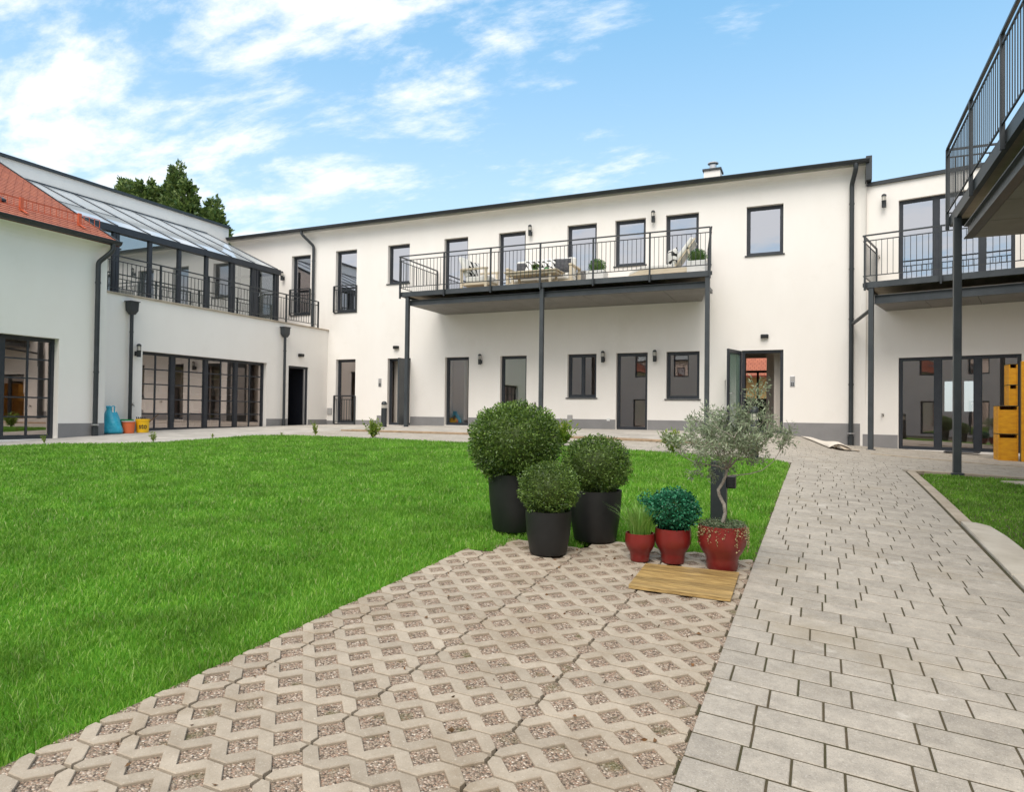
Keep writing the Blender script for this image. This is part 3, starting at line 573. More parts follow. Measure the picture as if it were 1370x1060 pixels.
MB().add([(1.06, 20, .3), (1.06, 27, .3), (1.06, 27, 8.5), (1.06, 20, 7.9), (1.06, 19.78, 7.82)], [(0, 1, 2, 3, 4)]).build('gable_wall', 'render', main)
facade(Fr((0, 26.9, 0), (1, 0, 0), (0, 1, 0)), -20.9, 1.05, .3, 8.4, [(-3.2, -1.2, 1.2, 3.9)], parent=main, name='rear_wall')
m = MB(); m.add([(-21.0, 19.72, 7.905), (1.16, 19.72, 7.905), (1.16, 27.2, 8.6), (-21.0, 27.2, 8.6), (-21.0, 19.72, 7.96), (1.16, 19.72, 7.96), (1.16, 27.2, 8.66), (-21.0, 27.2, 8.66)], [(0, 1, 2, 3)[::-1], (4, 5, 6, 7), (0, 1, 5, 4), (1, 2, 6, 5), (2, 3, 7, 6), (3, 0, 4, 7)])
roof = m.build('roof', 'roofdark', main)
MB(FM).box(1.03, 1.17, -.1, .34, 7.42, 8.03).build('verge_trim', 'metal', main)
def gutter(p, q, r, name, parent, m='metal'):
    P, Q = Vector(p), Vector(q); d = (Q-P).normalized(); n = Vector((0, 0, 1)).cross(d); mb = MB(); vs = []; fs = []; K = 8
    for e in (P, Q):
        for rr in (r, r-.006):
            for i in range(K+1): t = math.pi*i/K; vs.append(tuple(e+n*math.cos(t)*rr-Vector((0, 0, 1))*math.sin(t)*rr))
    for i in range(K):
        fs += [(i, i+1, i+1+2*(K+1), i+2*(K+1)), (i+K+1, i+2*(K+1)+K+1, i+1+2*(K+1)+K+1, i+1+K+1)]
    fs += [tuple(range(K+1)), tuple(range(2*(K+1), 3*(K+1)))]
    mb.add(vs, fs)
    L = (Q-P).length; k = int(L/.75)
    for e in (n*r, -n*r): mb.bar(P+e+Vector((0, 0, .004)), Q+e+Vector((0, 0, .004)), .018, .018)
    for i in range(k+1): c = P+(Q-P)*(i/k if k else 0); mb.bar(c-n*r*.98+Vector((0, 0, .012)), c+n*r*.98+Vector((0, 0, .012)), .025, .008)
    return mb.build(name, m, parent, smooth=40)
gutter((-20.95, 19.64, 7.93), (1.10, 19.64, 7.93), .085, 'gutter', main)
def downpipe(pts, parent, r=.05, brackets=(), base=True, m='metal', fr=None, ring=None):
    mb = MB(); P = [Vector(p) for p in pts]; out = [P[0]]
    for i in range(1, len(P)-1):      # round the bends
        a = P[i]+(P[i-1]-P[i]).normalized()*.07; b = P[i]+(P[i+1]-P[i]).normalized()*.07
        for t in (0, .33, .66, 1): out.append(a*(1-t)**2+P[i]*2*t*(1-t)+b*t*t)
    out.append(P[-1]); mb.tube(out, r, 14)
    e = P[-1]
    for z in brackets: mb.tube([(e.x, e.y, z-.02), (e.x, e.y, z+.02)], r+.008, 14)
    if base: mb.tube([(e.x, e.y, e.z), (e.x, e.y, e.z+.22)], r+.016, 14); mb.tube([(e.x, e.y, e.z+.22), (e.x, e.y, e.z+.235)], r+.024, 14)
    dp = mb.build('downpipe', m, parent, smooth=40)
    if ring: MB().tube([(e.x, e.y, ring), (e.x, e.y, ring+.03)], r+.026, 14).build('collar', 'silver', dp, smooth=40)
    return dp
downpipe([(-17.2, 19.64, 7.9), (-17.2, 19.64, 7.76), (-16.85, 19.9, 7.35), (-16.85, 19.9, 4.25)], main, brackets=(6.8, 5.6), base=False)
downpipe([(.80, 19.64, 7.9), (.80, 19.64, 7.72), (.72, 19.9, 7.4), (.72, 19.9, .62)], main, r=.058, brackets=(6.9, 5.2, 3.9, 2.2), ring=.92)
for i, (a0, a1, z0, z1) in enumerate(opsU):
    small = z0 > 5.5
    w = window(FM, main, a0, a1, z0, z1, pane='pane_up', name='window' if small or i < 2 else 'balcony_door', sill=small or i < 2)
    if i < 2:
        m = MB(FM); rail_panel(m, FM, (a0-.03, .05), (a1+.02, .05), z0+.93, z0+.06, step=.11)
        for a in (a0-.03, a1+.02): m.box(a-.018, a+.018, .0, .07, z0, z0+.93)
        m.build('window_railing', 'metal', w)
    elif not small:
        MB(FM).box(a0, a1, -.2, .03, z0-.01, z0+.012).build('threshold', 'metal', w)
for i, (a0, a1, z0, z1) in enumerate(opsL):
    if i == 7: continue
    if i == 1:
        window(FM, main, a0, a1, z0, z1, name='door_frame', sill=False, open_=True, fw=.06); continue
    posts = ((a0+a1)/2+.0,) if i == 4 else ()
    w = window(FM, main, a0, a1, z0, z1, posts=posts, pw=.07, name='window' if i in (0, 4, 6) else 'terrace_door', sill=i in (0, 4, 6))
    if i == 0:
        m = MB(FM); rail_panel(m, FM, (a0-.03, .05), (a1+.02, .05), z0+.98, z0+.06, step=.11)
        for a in (a0-.03, a1+.02): m.box(a-.018, a+.018, .0, .07, z0, z0+.98)
        m.build('window_railing', 'metal', w)
# open door leaf in second opening
lf = MB(); lf.bar((-12.73, 19.96, 2.03), (-12.63, 19.14, 2.03), .05, 2.2)
d = lf.build('door_leaf', 'steel', main, bevel=.004); MB().bar((-12.752, 19.86, 2.05), (-12.68, 19.26, 2.05), .012, 1.8).build('door_pane', 'box_grey', d)
MB().tube([(-12.67, 19.2, 1.9), (-12.73, 19.19, 1.9), (-12.74, 19.31, 1.9)], .01, 8).build('door_handle', 'silver', d, smooth=True)
# right entrance: frame, open green glass leaf
df = window(FM, main, -1.99, -.92, .89, 3.16, name='entrance_door', sill=False, open_=True, fw=.06, rec=.05)
_d = Vector((-.27, -.963, 0)).normalized(); FD = Fr((-1.985, 19.94, 0), _d, Vector((-_d.y, _d.x, 0)))
lf = MB(FD); lf.box(0, .09, -.05, 0, .92, 3.14); lf.box(.82, .91, -.05, 0, .92, 3.14); lf.box(.09, .82, -.05, 0, 3.04, 3.14); lf.box(.09, .82, -.05, 0, .92, 1.05)
d = lf.build('door_leaf', 'frame', main); MB(FD).quad((.085, -.025, 1.045), (.825, -.025, 1.045), (.825, -.025, 3.045), (.085, -.025, 3.045)).build('pane', 'doorgreen', d)
MB().tube([FD(.86, .0, 1.95), FD(.86, .06, 1.95), FD(.74, .06, 1.95)], .011, 8).build('door_handle', 'silver', d, smooth=True)
MB().tube([FD(.86, -.05, 1.3), FD(.86, -.11, 1.3), FD(.86, -.11, 2.3), FD(.86, -.05, 2.3)], .013, 8).build('pull_handle', 'silver', d, smooth=True)
# plinth, follows the terrace, stepped down at the right
m = MB(FM); segs = [(-16.2, -15.85, 1.01), (-14.98, -14.05, 1.05), (-14.05, -13.65, 1.22), (-12.70, -11.38, 1.2), (-10.47, -9.36, 1.2), (-8.43, -5.56, 1.2), (-4.60, -2.0, 1.2), (-.91, .935, 1.19)]
for a, b, z in segs: MB(FM).box(a, b, .001, .012, .2, z).build('plinth', 'plinth', main)
# interior shells
def shell(x0, x1, y0, y1, z0, z1, parent, parts=(), back_ops=(), name='interior'):
    m = MB(); m.quad((x0, y1, z1), (x1, y1, z1), (x1, y0, z1), (x0, y0, z1))
    m.quad((x0, y0, z0), (x0, y1, z0), (x0, y1, z1), (x0, y0, z1)); m.quad((x1, y0, z0), (x1, y0, z1), (x1, y1, z1), (x1, y1, z0))
    for p in parts: m.box(*p)
    f2 = Fr((0, y1, 0), (1, 0, 0), (0, -1, 0)); A = sorted({x0, x1, *[q for o in back_ops for q in o[:2]]}); Z = sorted({z0, z1, *[q for o in back_ops for q in o[2:4]]})
    for i in range(len(A)-1):
        for j in range(len(Z)-1):
            ca, cz = (A[i]+A[i+1])/2, (Z[j]+Z[j+1])/2
            if any(o_[0] < ca < o_[1] and o_[2] < cz < o_[3] for o_ in back_ops): continue
            m.quad((A[i], y1, Z[j]), (A[i+1], y1, Z[j]), (A[i+1], y1, Z[j+1]), (A[i], y1, Z[j+1]))
    o = m.build(name, 'room', parent); MB().quad((x0, y0, z0), (x1, y0, z0), (x1, y1, z0), (x0, y1, z0)).build('floor', 'roomfloor', o); return o
pw = lambda x: (x-.06, x+.06, 20.25, 24.95, .9, 3.89)
sh = shell(-20.8, .95, 20.22, 25, .88, 3.9, main, parts=[pw(-14.3), pw(-12.2), pw(-9.9), pw(-7.7), pw(-2.75), (-1.50, -.95, 22.3, 22.4, .88, 3.89), (-1.2, -.9, 20.8, 20.9, .88, 3.89), (-15.4, -15.0, 21.8, 21.9, .9, 3.8), (-10.9, -10.3, 22.6, 22.7, .9, 3.8), (-13.7, -12.6, 20.5, 20.6, .9, 3.89)], back_ops=[(-2.34, -1.62, 1.9, 3.34)])
m = MB(); m.box(-2.34, -1.62, 25.02, 25.08, 2.84, 2.92); m.box(-2.0, -1.93, 25.02, 25.08, 1.9, 2.84); m.box(-2.34, -1.62, 25.02, 25.08, 1.88, 1.96); m.build('corridor_window', 'frame', sh)
MB().box(-2.3, -.95, 21.2, 21.3, 3.42, 3.5).build('ceiling_strip', 'white', sh)
MB().box(-2.65, -1.5, 24.9, 24.98, .9, 1.88).build('radiator_panel', 'doordark', sh)
shell(-20.8, .95, 20.22, 24.5, 4.85, 7.75, main, parts=[(x-.06, x+.06, 20.25, 24.45, 4.86, 7.74) for x in (-16.5, -14.3, -12.2, -9.9, -7.8, -5.9, -4.4, -2.5)])
m = MB(); m.box(-3.42, -2.92, 22.4, 22.9, 8.0, 9.12); ch = m.build('chimney', 'render', roof); MB().box(-3.46, -2.88, 22.36, 22.94, 9.12, 9.18).build('chimney_cap', 'metal', ch)
m = MB(); m.lathe((-3.17, 22.65, 9.18), [(.11, 0), (.11, .18), (.13, .19)], 16); m.lathe((-3.17, 22.65, 9.40), [(.17, 0), (.17, .03), (.02, .09)], 16)
for s in range(3): a = s*2.1; m.box(-3.17+.1*math.cos(a)-.008, -3.17+.1*math.cos(a)+.008, 22.65+.1*math.sin(a)-.008, 22.65+.1*math.sin(a)+.008, 9.36, 9.41)
m.build('cowl', 'silver', ch, smooth=40)

# --- yellow house seen through the doorway
yh = thing('yellow_house', (-2.6, 33, .5), 'yellow house with red tiled roof seen through the open right entrance door', 'house')
MB().box(-8, 4, 33, 40, -.5, 3.2).build('wall', 'yhouse', yh)
def roofplane(name, pts, parent, uvs, m='tile', thick=.08):
    me_ = MB(); me_.add(pts+[tuple(Vector(p)-Vector((0, 0, thick))) for p in pts], [(0, 1, 2, 3), (7, 6, 5, 4), (0, 4, 5, 1), (1, 5, 6, 2), (2, 6, 7, 3), (3, 7, 4, 0)])
    o = me_.build(name, m, parent); me = o.data; uv = me.uv_layers.new(name='UVMap')
    for l in me.loops: uv.data[l.index].uv = uvs[l.vertex_index % 4]
    return o
roofplane('roof', [(-8.3, 32.4, 3.16), (4.3, 32.4, 3.16), (4.3, 36.5, 6.7), (-8.3, 36.5, 6.7)], yh, [(0, 0), (12.6, 0), (12.6, 5.5), (0, 5.5)])

# --- left wing with the glasshouse
wing = thing('wing_building', (-16.5, 15.5, .6), 'low white plastered wing on the left carrying the long glasshouse on its terrace', 'building')
opsW = [(12.56, 17.01, .76, 2.87), (18.0, 18.98, .80, 2.86)]
facade(FL, 11.05, 20, .3, 4.24, opsW, parent=wing)
MB(FL).box(11.05, 19.99, -.30, .045, 4.24, 4.28).build('parapet_cap', 'kerb', wing, bevel=.005)
MB(FL).box(11.05, 19.98, -4.6, -.28, 4.12, 4.2).build('terrace_floor', 'paverl', wing)
window(FL, wing, 12.56, 17.01, .76, 2.87, posts=(13.60, 14.74, 15.87), grid=(2, 5), sill=False, name='window', fw=.06, pw=.13)
w = window(FL, wing, 18.0, 18.98, .80, 2.86, name='side_door', sill=False, open_=True, fw=.05, rec=.04)
MB().box(-16.27, -17.12, 18.90, 18.95, .84, 2.80).build('door_leaf', 'doordark', w)
MB().box(-16.28, -16.32, 18.84, 18.90, .84, 2.80).build('door_edge', 'silver', w)
m = MB(FL)
for a, b, z in [(11.05, 12.55, 1.02), (17.02, 17.99, 1.08), (18.99, 19.98, 1.05)]: MB(FL).box(a, b, .001, .012, .2, z).build('plinth', 'plinth', wing)
m = MB(); x0, x1 = -20.5, -16.45
m.quad((x0, 11.1, 4.0), (x1, 11.1, 4.0), (x1, 19.9, 4.0), (x0, 19.9, 4.0)); m.quad((x0, 11.1, .75), (x0, 19.9, .75), (x0, 19.9, 4.0), (x0, 11.1, 4.0)); m.quad((x0, 11.1, .75), (x1, 11.1, .75), (x1, 11.1, 4), (x0, 11.1, 4)); m.quad((x0, 19.9, .75), (x1, 19.9, .75), (x1, 19.9, 4), (x0, 19.9, 4)); m.box(x0, x1, 17.4, 17.5, .76, 3.99); m.box(-19.2, -19.0, 14.2, 16, .76, 3.99)
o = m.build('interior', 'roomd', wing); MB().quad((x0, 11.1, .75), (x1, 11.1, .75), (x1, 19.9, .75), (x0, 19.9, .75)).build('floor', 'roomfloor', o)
m = MB()
for y in (12.9, 14.1, 15.3, 16.4): 
    for z in (.8, 1.3, 1.8, 2.3): m.box(-17.9, -17.5, y-.4, y+.4, z, z+.04)
    m.box(-17.9, -17.5, y-.44, y-.4, .78, 2.6)
    for q in range(9): z = random.choice((.84, 1.34, 1.84)); yy = y-.35+random.random()*.6; m.box(-17.85, -17.6, yy, yy+.1, z, z+random.uniform(.15, .32))
m.build('interior_shelf', 'box_grey', wing)
for y in (12.14, 17.68):
    m = MB(); P = lambda x, yy, z: (x, yy, z); c = -16.21+.13
    m.add([(c-.1, y-.12, 4.08), (c+.1, y-.12, 4.08), (c+.1, y+.12, 4.08), (c-.1, y+.12, 4.08), (c-.1, y-.11, 3.86), (c+.09, y-.11, 3.86), (c+.09, y+.11, 3.86), (c-.1, y+.11, 3.86), (c-.06, y-.055, 3.76), (c+.05, y-.055, 3.76), (c+.05, y+.055, 3.76), (c-.06, y+.055, 3.76)],
          [(0, 1, 2, 3)]+[(a, (a+1) % 4, (a+1) % 4+4, a+4) for a in range(4)]+[(a+4, (a+1) % 4+4, (a+1) % 4+8, a+8) for a in range(4)]+[(11, 10, 9, 8)])
    m.box(c-.12, c+.12, y-.14, y+.14, 4.08, 4.10)
    hp = m.build('rain_hopper', 'metal', wing)
    m = MB(); gz = G(c, y); m.tube([(c-.01, y, 3.78), (c-.01, y, gz)], .045, 14); m.tube([(c-.01, y, 3.3), (c-.01, y, 3.33)], .053, 14); m.tube([(c-.01, y, gz), (c-.01, y, gz+.2)], .06, 14)
    m.build('downpipe', 'metal', wing, smooth=40)
m = MB(FL); pts_ = [11.5, 13.1, 14.7, 16.3, 17.9, 19.5]
for p, q in zip(pts_[:-1], pts_[1:]): rail_panel(m, FL, (p, -.05), (q, -.05), 5.22, 4.40)
for p in pts_: m.box(p-.02, p+.02, -.075, -.025, 4.28, 5.22)
m.build('terrace_railing', 'metal', wing)
gx = -17.35
gh = MB(); ys = [11.3, 12.6, 13.6, 14.58, 15.57, 16.55, 17.55, 18.62]
for y in ys: gh.box(gx-.05, gx+.05, y-.05, y+.05, 4.2, 6.12)
gh.box(gx-.07, gx+.10, 11.3, 18.70, 6.08, 6.26); gh.box(gx-.05, gx+.05, 11.3, 18.6, 4.2, 4.30)
for y in (11.75, 12.5, 16.65, 17.45, 17.65, 18.5): gh.box(gx-.03, gx+.055, y-.035, y+.035, 4.3, 6.08)
for y in ys: gh.bar((gx, y, 6.27), (-20.78, y, 7.86), .05, .07)
gh.bar((-20.74, 11.3, 7.86), (-20.74, 18.62, 7.86), .05, .06)
gh.bar((gx-1.3, 11.3, 6.27+.60), (gx-1.3, 13.6, 6.27+.60), .04, .05)
gh.box(-20.8, gx, 18.57, 18.65, 6.08, 6.16); gh.box(-20.8, gx, 18.57, 18.65, 4.2, 4.3)
for x in (-19.1, -18.2): gh.box(x-.04, x+.04, 18.57, 18.65, 4.3, 6.1+(gx-x)*.45)
gf = gh.build('glasshouse', 'frame', wing)
for a, b in zip(ys[:-1], ys[1:]):
    MB().quad((gx, a+.05, 4.3), (gx, b-.05, 4.3), (gx, b-.05, 6.08), (gx, a+.05, 6.08)).build('pane', 'ghpane', gf)
    MB().quad((gx-.02, a+.025, 6.29), (gx-.02, b-.025, 6.29), (-20.76, b-.025, 7.87), (-20.76, a+.025, 7.87)).build('roof_pane', 'roofglass', gf)
MB().add([(gx-.05, 18.61, 4.3), (-20.75, 18.61, 4.3), (-20.75, 18.61, 7.8), (gx-.05, 18.61, 6.2)], [(0, 1, 2, 3)]).build('pane', 'pane', gf)
for y in (11.5, 17.7): MB().tube([(gx+.05, y, 5.2), (gx+.10, y, 5.2), (gx+.10, y, 5.32)], .012, 8).build('handle', 'silver', gf)
MB().box(-20.95, -20.8, -2, 19.70, 3.6, 8.32).build('rear_wall', 'render', wing)
MB().box(-21.05, -20.72, -2, 19.72, 8.32, 8.40).build('rear_wall_cap', 'metal', wing)
MB().box(-21.0, -20.85, 19.2, 19.5, 8.4, 8.9).build('vent_pipe', 'white', wing) if False else None

# --- tiled house
house = thing('tiled_house', (-15.8, 7, .5), 'white house at the far left with red tiled roof and snow guard', 'house')
opsH = [(4.4, 10.0, .66, 2.9)]
facade(FH, -2, 11.1, .3, 4.95, opsH, depth=.3, parent=house)
window(FH, house, 4.4, 10.0, .66, 2.9, posts=(5.5, 6.63, 7.76, 8.89), grid=(2, 5), sill=False, rec=.16, fw=.07, pw=.13)
m = MB(FH)
for i in range(5):
    f = lambda t: (.20*(1-math.cos(t)), 4.95+.28*math.sin(t)); t0, t1 = i/5*math.pi/2, (i+1)/5*math.pi/2
    m.quad((-2, *f(t0)), (11.1, *f(t0)), (11.1, *f(t1)), (-2, *f(t1)))
m.quad((11.1, 0, .3), (11.1, -6, .3), (11.1, -6, 5.2), (11.1, 0, 4.95)); m.quad((11.1, 0, 4.95), (11.1, -6, 5.2), (11.1, -6, 8.0), (11.1, .2, 5.2))
m.build('side_wall', 'render', house, smooth=40)
MB(FH).box(10.01, 11.1, .001, .012, .2, 1.0).build('plinth', 'plinth', house)
sl_ = .54; ex, ez = -15.36, 5.30
rp = roofplane('roof', [(ex, -2.5, ez), (ex, 11.22, ez), (ex-5.6, 11.22, ez+5.6*sl_), (ex-5.6, -2.5, ez+5.6*sl_)], house, [(0, 0), (13.7, 0), (13.7, 6.4), (0, 6.4)])
# individual tile courses as real steps
m = MB(); c = 0
nrm = math.hypot(1, sl_)
for i in range(38):
    s0 = i*.165; x0, z0 = ex-s0/nrm, ez+s0/nrm*sl_; x1, z1 = ex-(s0+.175)/nrm, ez+(s0+.175)/nrm*sl_
    if x1 < ex-5.6: break
    m.quad((x0, 4.0, z0+.024), (x0, 11.24, z0+.024), (x1, 11.24, z1+.006), (x1, 4.0, z1+.006)); m.quad((x0, 4.0, z0), (x0, 11.24, z0), (x0, 11.24, z0+.024), (x0, 4.0, z0+.024))
o = m.build('tile_courses', 'tile', rp); uv = o.data.uv_layers.new(name='UVMap')
for l in o.data.loops: p = o.data.vertices[l.vertex_index].co+parent_loc(rp); uv.data[l.index].uv = (p.y, (ex-p.x)*nrm)
gutter((ex+.06, -2.5, ez+.01), (ex+.06, 11.2, ez+.01), .085, 'gutter', house)
m = MB(); m.bar((ex-.05, 11.27, ez), (ex-5.6, 11.27, ez+5.55*sl_), .03, .12); m.build('verge_board', 'metal', rp)
downpipe([(ex+.06, 11.02, ez-.03), (ex+.06, 11.02, ez-.22), (ex-.13, 10.80, ez-.52), (ex-.13, 10.80, .68)], house, r=.055, brackets=(4.3, 2.2), ring=.95)
m = MB(); sgx, sgz = ex-.62, ez+.62*sl_+.03
for z in (.06, .25): m.bar((sgx, 4, sgz+z), (sgx, 11.15, sgz+z), .014)
for y in np.arange(4, 11.2, .13): m.bar((sgx, y, sgz+.06), (sgx, y, sgz+.25), .01)
for y in (5.5, 7.7, 9.35, 10.65): m.box(sgx-.03, sgx+.03, y-.035, y+.035, sgz-.03, sgz+.28); m.bar((sgx, y, sgz+.02), (sgx+.25, y, sgz-.1), .05, .02)
m.build('snow_guard', 'redmetal', rp)
m = MB(); skx = ex-.95; skz = ez+.95*sl_+.06
m.bar((skx, 7.6, skz), (skx, 9.2, skz), .06, .05); m.bar((skx-.8, 7.6, skz+.8*sl_), (skx-.8, 9.2, skz+.8*sl_), .06, .05); m.bar((skx, 9.2, skz), (skx-.8, 9.2, skz+.8*sl_), .06, .05)
sk = m.build('skylight', 'frame', rp); MB().quad((skx, 7.6, skz+.01), (skx, 9.18, skz+.01), (skx-.8, 9.18, skz+.8*sl_+.01), (skx-.8, 7.6, skz+.8*sl_+.01)).build('pane', 'pane_up', sk)
m = MB(); x0, x1 = -20.5, -15.95
m.quad((x0, 4, 4.0), (x1, 4, 4.0), (x1, 11, 4.0), (x0, 11, 4.0)); m.quad((x0, 4, .6), (x0, 11, .6), (x0, 11, 4.0), (x0, 4, 4.0)); m.quad((x0, 4, .6), (x1, 4, .6), (x1, 4, 4), (x0, 4, 4)); m.quad((x0, 11, .6), (x1, 11, .6), (x1, 11, 4), (x0, 11, 4)); m.box(-18.2, -18.0, 8.6, 9.3, .62, 3.9)
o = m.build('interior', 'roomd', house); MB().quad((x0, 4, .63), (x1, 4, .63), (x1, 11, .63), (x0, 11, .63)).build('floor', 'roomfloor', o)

# --- rear right building
rb = thing('corner_building', (3.5, 19.4, .4), 'white plastered building at the back right, angled, with three-part glass doors', 'building')
opsR = [(.87, 3.36, .57, 2.86), (.86, 3.24, 4.72, 6.84)]
facade(FR, 0, 7.5, .2, 7.32, opsR, parent=rb)
MB(FR).box(.12, 7.5, -.25, .06, 7.32, 7.41).build('roof_edge', 'metal', rb)
MB(FR).box(.12, 7.5, -5, -.25, 7.30, 7.38).build('roof', 'roofdark', rb)
window(FR, rb, .87, 3.36, .57, 2.86, posts=(1.71, 2.52), sill=False, name='glass_door', fw=.06, pw=.13, rec=.06)
w = window(FR, rb, .86, 3.24, 4.72, 6.84, posts=(1.66, 2.60), sill=False, name='glass_door', fw=.06, pw=.11, rec=.1, pane='pane_up')
for a, b in ((.06, .86), (3.37, 7.5)): MB(FR).box(a, b, .001, .012, .1, .92).build('plinth', 'plinth', rb)
def shellR(z0, z1, ops=()):
    m = MB(FR); a0, a1, d = .3, 6.5, -4.5
    m.quad((a0, -.23, z1), (a1, -.23, z1), (a1, d, z1), (a0, d, z1)); m.quad((a0, -.23, z0), (a0, d, z0), (a0, d, z1), (a0, -.23, z1)); m.quad((a1, -.23, z0), (a1, d, z0), (a1, d, z1), (a1, -.23, z1))
    A = sorted({a0, a1, *[q for o in ops for q in o[:2]]}); Z = sorted({z0, z1, *[q for o in ops for q in o[2:4]]})
    for i in range(len(A)-1):
        for j in range(len(Z)-1):
            ca, cz = (A[i]+A[i+1])/2, (Z[j]+Z[j+1])/2
            if any(o_[0] < ca < o_[1] and o_[2] < cz < o_[3] for o_ in ops): continue
            m.quad((A[i], d, Z[j]), (A[i+1], d, Z[j]), (A[i+1], d, Z[j+1]), (A[i], d, Z[j+1]))
    o = m.build('interior', 'room', rb); MB(FR).quad((a0, -.23, z0), (a1, -.23, z0), (a1, d, z0), (a0, d, z0)).build('floor', 'roomfloor', o); return o
o = shellR(.56, 3.4, [(1.4, 2.3, 1.55, 2.5)])
m = MB(FR); m.box(1.81, 1.89, -4.5, -4.42, 1.55, 2.5); m.box(1.36, 2.34, -4.46, -4.4, 2.45, 2.53); m.box(1.36, 2.34, -4.46, -4.4, 1.5, 1.56); m.build('rear_window', 'white', o)
shellR(4.66, 7.2)

# --- right wing and opposite wing (stand outside the frame, seen in the window panes)
rw = thing('right_wing_building', (5.4, 5, 0), 'white plastered wing along the right side of the courtyard carrying a balcony', 'building')
FW = Fr((5.0, 0, 0), (0, -1, 0), (-1, 0, 0))
opsRW = [(a, a+1.2, z, z+h) for a in (-16, -13, -9.5, -6.5, -3, 0, 3, 6) for z, h in ((.5, 2.2), (4.6, 2.1))]
facade(FW, -18.9, 12, -.2, 7.4, opsRW, parent=rw)
for a0, a1, z0, z1 in opsRW: window(FW, rw, a0, a1, z0, z1, sill=False)
MB(FW).box(-18.9, 12, -5, .25, 7.4, 7.5).build('roof', 'roofdark', rw); MB(FW).box(-18.8, 12, -3.6, -3.5, -.2, 7.4).build('interior', 'room', rw)
ow = thing('opposite_building', (-6, -13, 0), 'warm beige plastered building closing the courtyard behind the viewer', 'building')
FO = Fr((0, -12, 0), (-1, 0, 0), (0, 1, 0))
opsO = [(a, a+1.1, z, z+h) for a in (-3, 0, 3, 6, 9, 12, 15, 18) for z, h in ((.3, 2.2), (4.2, 1.7))]
facade(FO, -6, 22, -.3, 6.6, opsO, parent=ow, m='oppo')
for a0, a1, z0, z1 in opsO: window(FO, ow, a0, a1, z0, z1, sill=False)
MB(FO).box(-6, 22, -5, .3, 6.6, 6.7).build('roof', 'roofdark', ow); MB(FO).box(-6, 22, -3.6, -3.5, -.2, 6.6).build('interior', 'room', ow)

# ------------------------------------------------------------------ balconies
def balcony(name, fr, a0, a1, b1, zrail, zbotrail, fas, clad, posts, supports, b0=.02, label='', side0=True, side1=True, clad_a=None, ci=.12, a1b=None):
    """fr local: a along wall, b out. fas=(z0,z1) fascia, clad=(z0,z1) lower beam + soffit."""
    t = thing(name, fr((a0+a1)/2, b1/2, fas[0]), label, 'balcony')
    m = MB(fr); f0, f1 = fas
    m.box(a0, a1, b1-.012, b1, f0, f1); m.box(a0, a1, b1-.07, b1-.012, f1-.012, f1); m.box(a0, a1, b1-.07, b1-.012, f0, f0+.012)
    a1b = a1 if a1b is None else a1b
    for a, ab in ((a0+.006, a0+.006), (a1-.006, a1b-.006)): m.add([(a-.006, b1-.013, f0), (a+.006, b1-.013, f0), (ab+.006, b0, f0), (ab-.006, b0, f0), (a-.006, b1-.013, f1), (a+.006, b1-.013, f1), (ab+.006, b0, f1), (ab-.006, b0, f1)], [(0, 3, 2, 1), (4, 5, 6, 7), (0, 1, 5, 4), (1, 2, 6, 5), (2, 3, 7, 6), (3, 0, 4, 7)])
    m.build('edge_beam', 'steel', t)
    MB(fr).prism([(a0+.014, b0), (a1b-.016, b0), (a1-.016, b1-.075), (a0+.014, b1-.075)], f1-.06, f1-.015).build('deck', 'kerb', t)
    c0, c1 = clad; ca0, ca1 = clad_a or (a0+.22, a1-.12); m = MB(fr)
    m.box(ca0, ca1, b1-.12-ci, b1-ci, c1-.014, c1); m.box(ca0, ca1, b1-.12-ci, b1-ci, c0, c0+.014); m.box(ca0, ca1, b1-ci-.06, b1-ci-.05, c0+.014, c1-.014)
    n = int((ca1-ca0)/.55)
    for i in range(n+1): a = ca0+.03+(ca1-ca0-.06)*i/n; m.box(a-.03, a+.03, b0+(.9 if a1b < a1 and i >= n-1 else 0), b1-.24, c0+.05, c1-.005)
    m.build('support_beam', 'steel', t)
    m = MB(fr); n = max(2, int((ca1-ca0)/1.0)); e = (ca1-ca0)/n
    for i in range(n): m.prism([(ca0+i*e+.006, b0), (ca0+(i+1)*e-.006-(a1-a1b if i == n-1 else 0), b0), (ca0+(i+1)*e-.006, b1-ci-.13), (ca0+i*e+.006, b1-ci-.13)], c0+.006, c0+.03)
    m.build('soffit_panels', 'soffit', t)
    for a, b in supports:
        p = fr(a, b, 0); z = G(p.x, p.y); m = MB(fr); m.box(a-.055, a+.055, b-.055, b+.055, z-.05, f0-.003); m.box(a-.09, a+.09, b-.09, b+.09, z-.02, z+.015)
        m.build('post', 'steel', t, bevel=.006)
    m = MB(fr); bb = b1+.035
    for p, q in zip(posts[:-1], posts[1:]): rail_panel(m, fr, (p, bb), (q, bb), zrail, zbotrail)
    for p in posts: m.box(p-.02, p+.02, bb-.026, bb+.026, f0-.06, zrail-.01); m.box(p-.05, p+.05, b1, bb-.026, f0+.02, f1-.02)
    for sd_, a, ab in ((side0, a0-.02, a0-.02), (side1, a1+.02, a1b+.02)):
        if sd_:
            rail_panel(m, fr, (ab, b0+.05), (a, bb), zrail, zbotrail)
            m.box(ab-.02, ab+.02, b0+.03, b0+.08, f0, zrail-.01)
    m.build('railing', 'metal', t)
    return t
M['soffit'] = nz(mat('soffit_board', (.2, .19, .17), .6), (.21, .2, .18), (.17, .16, .145), 2, 6)
balcony('balcony', FM, -11.65, -2.52, 2.3, 6.06, 5.12, (4.84, 4.98), (4.58, 4.74), [-11.64, -10.12, -8.6, -7.08, -5.56, -4.04, -2.53], [(-11.43, 2.22), (-7.06, 2.22), (-2.6, 2.22)], label='long grey steel balcony with furniture on the main building, carried by three posts', clad_a=(-11.40, -2.66), a1b=-2.92)
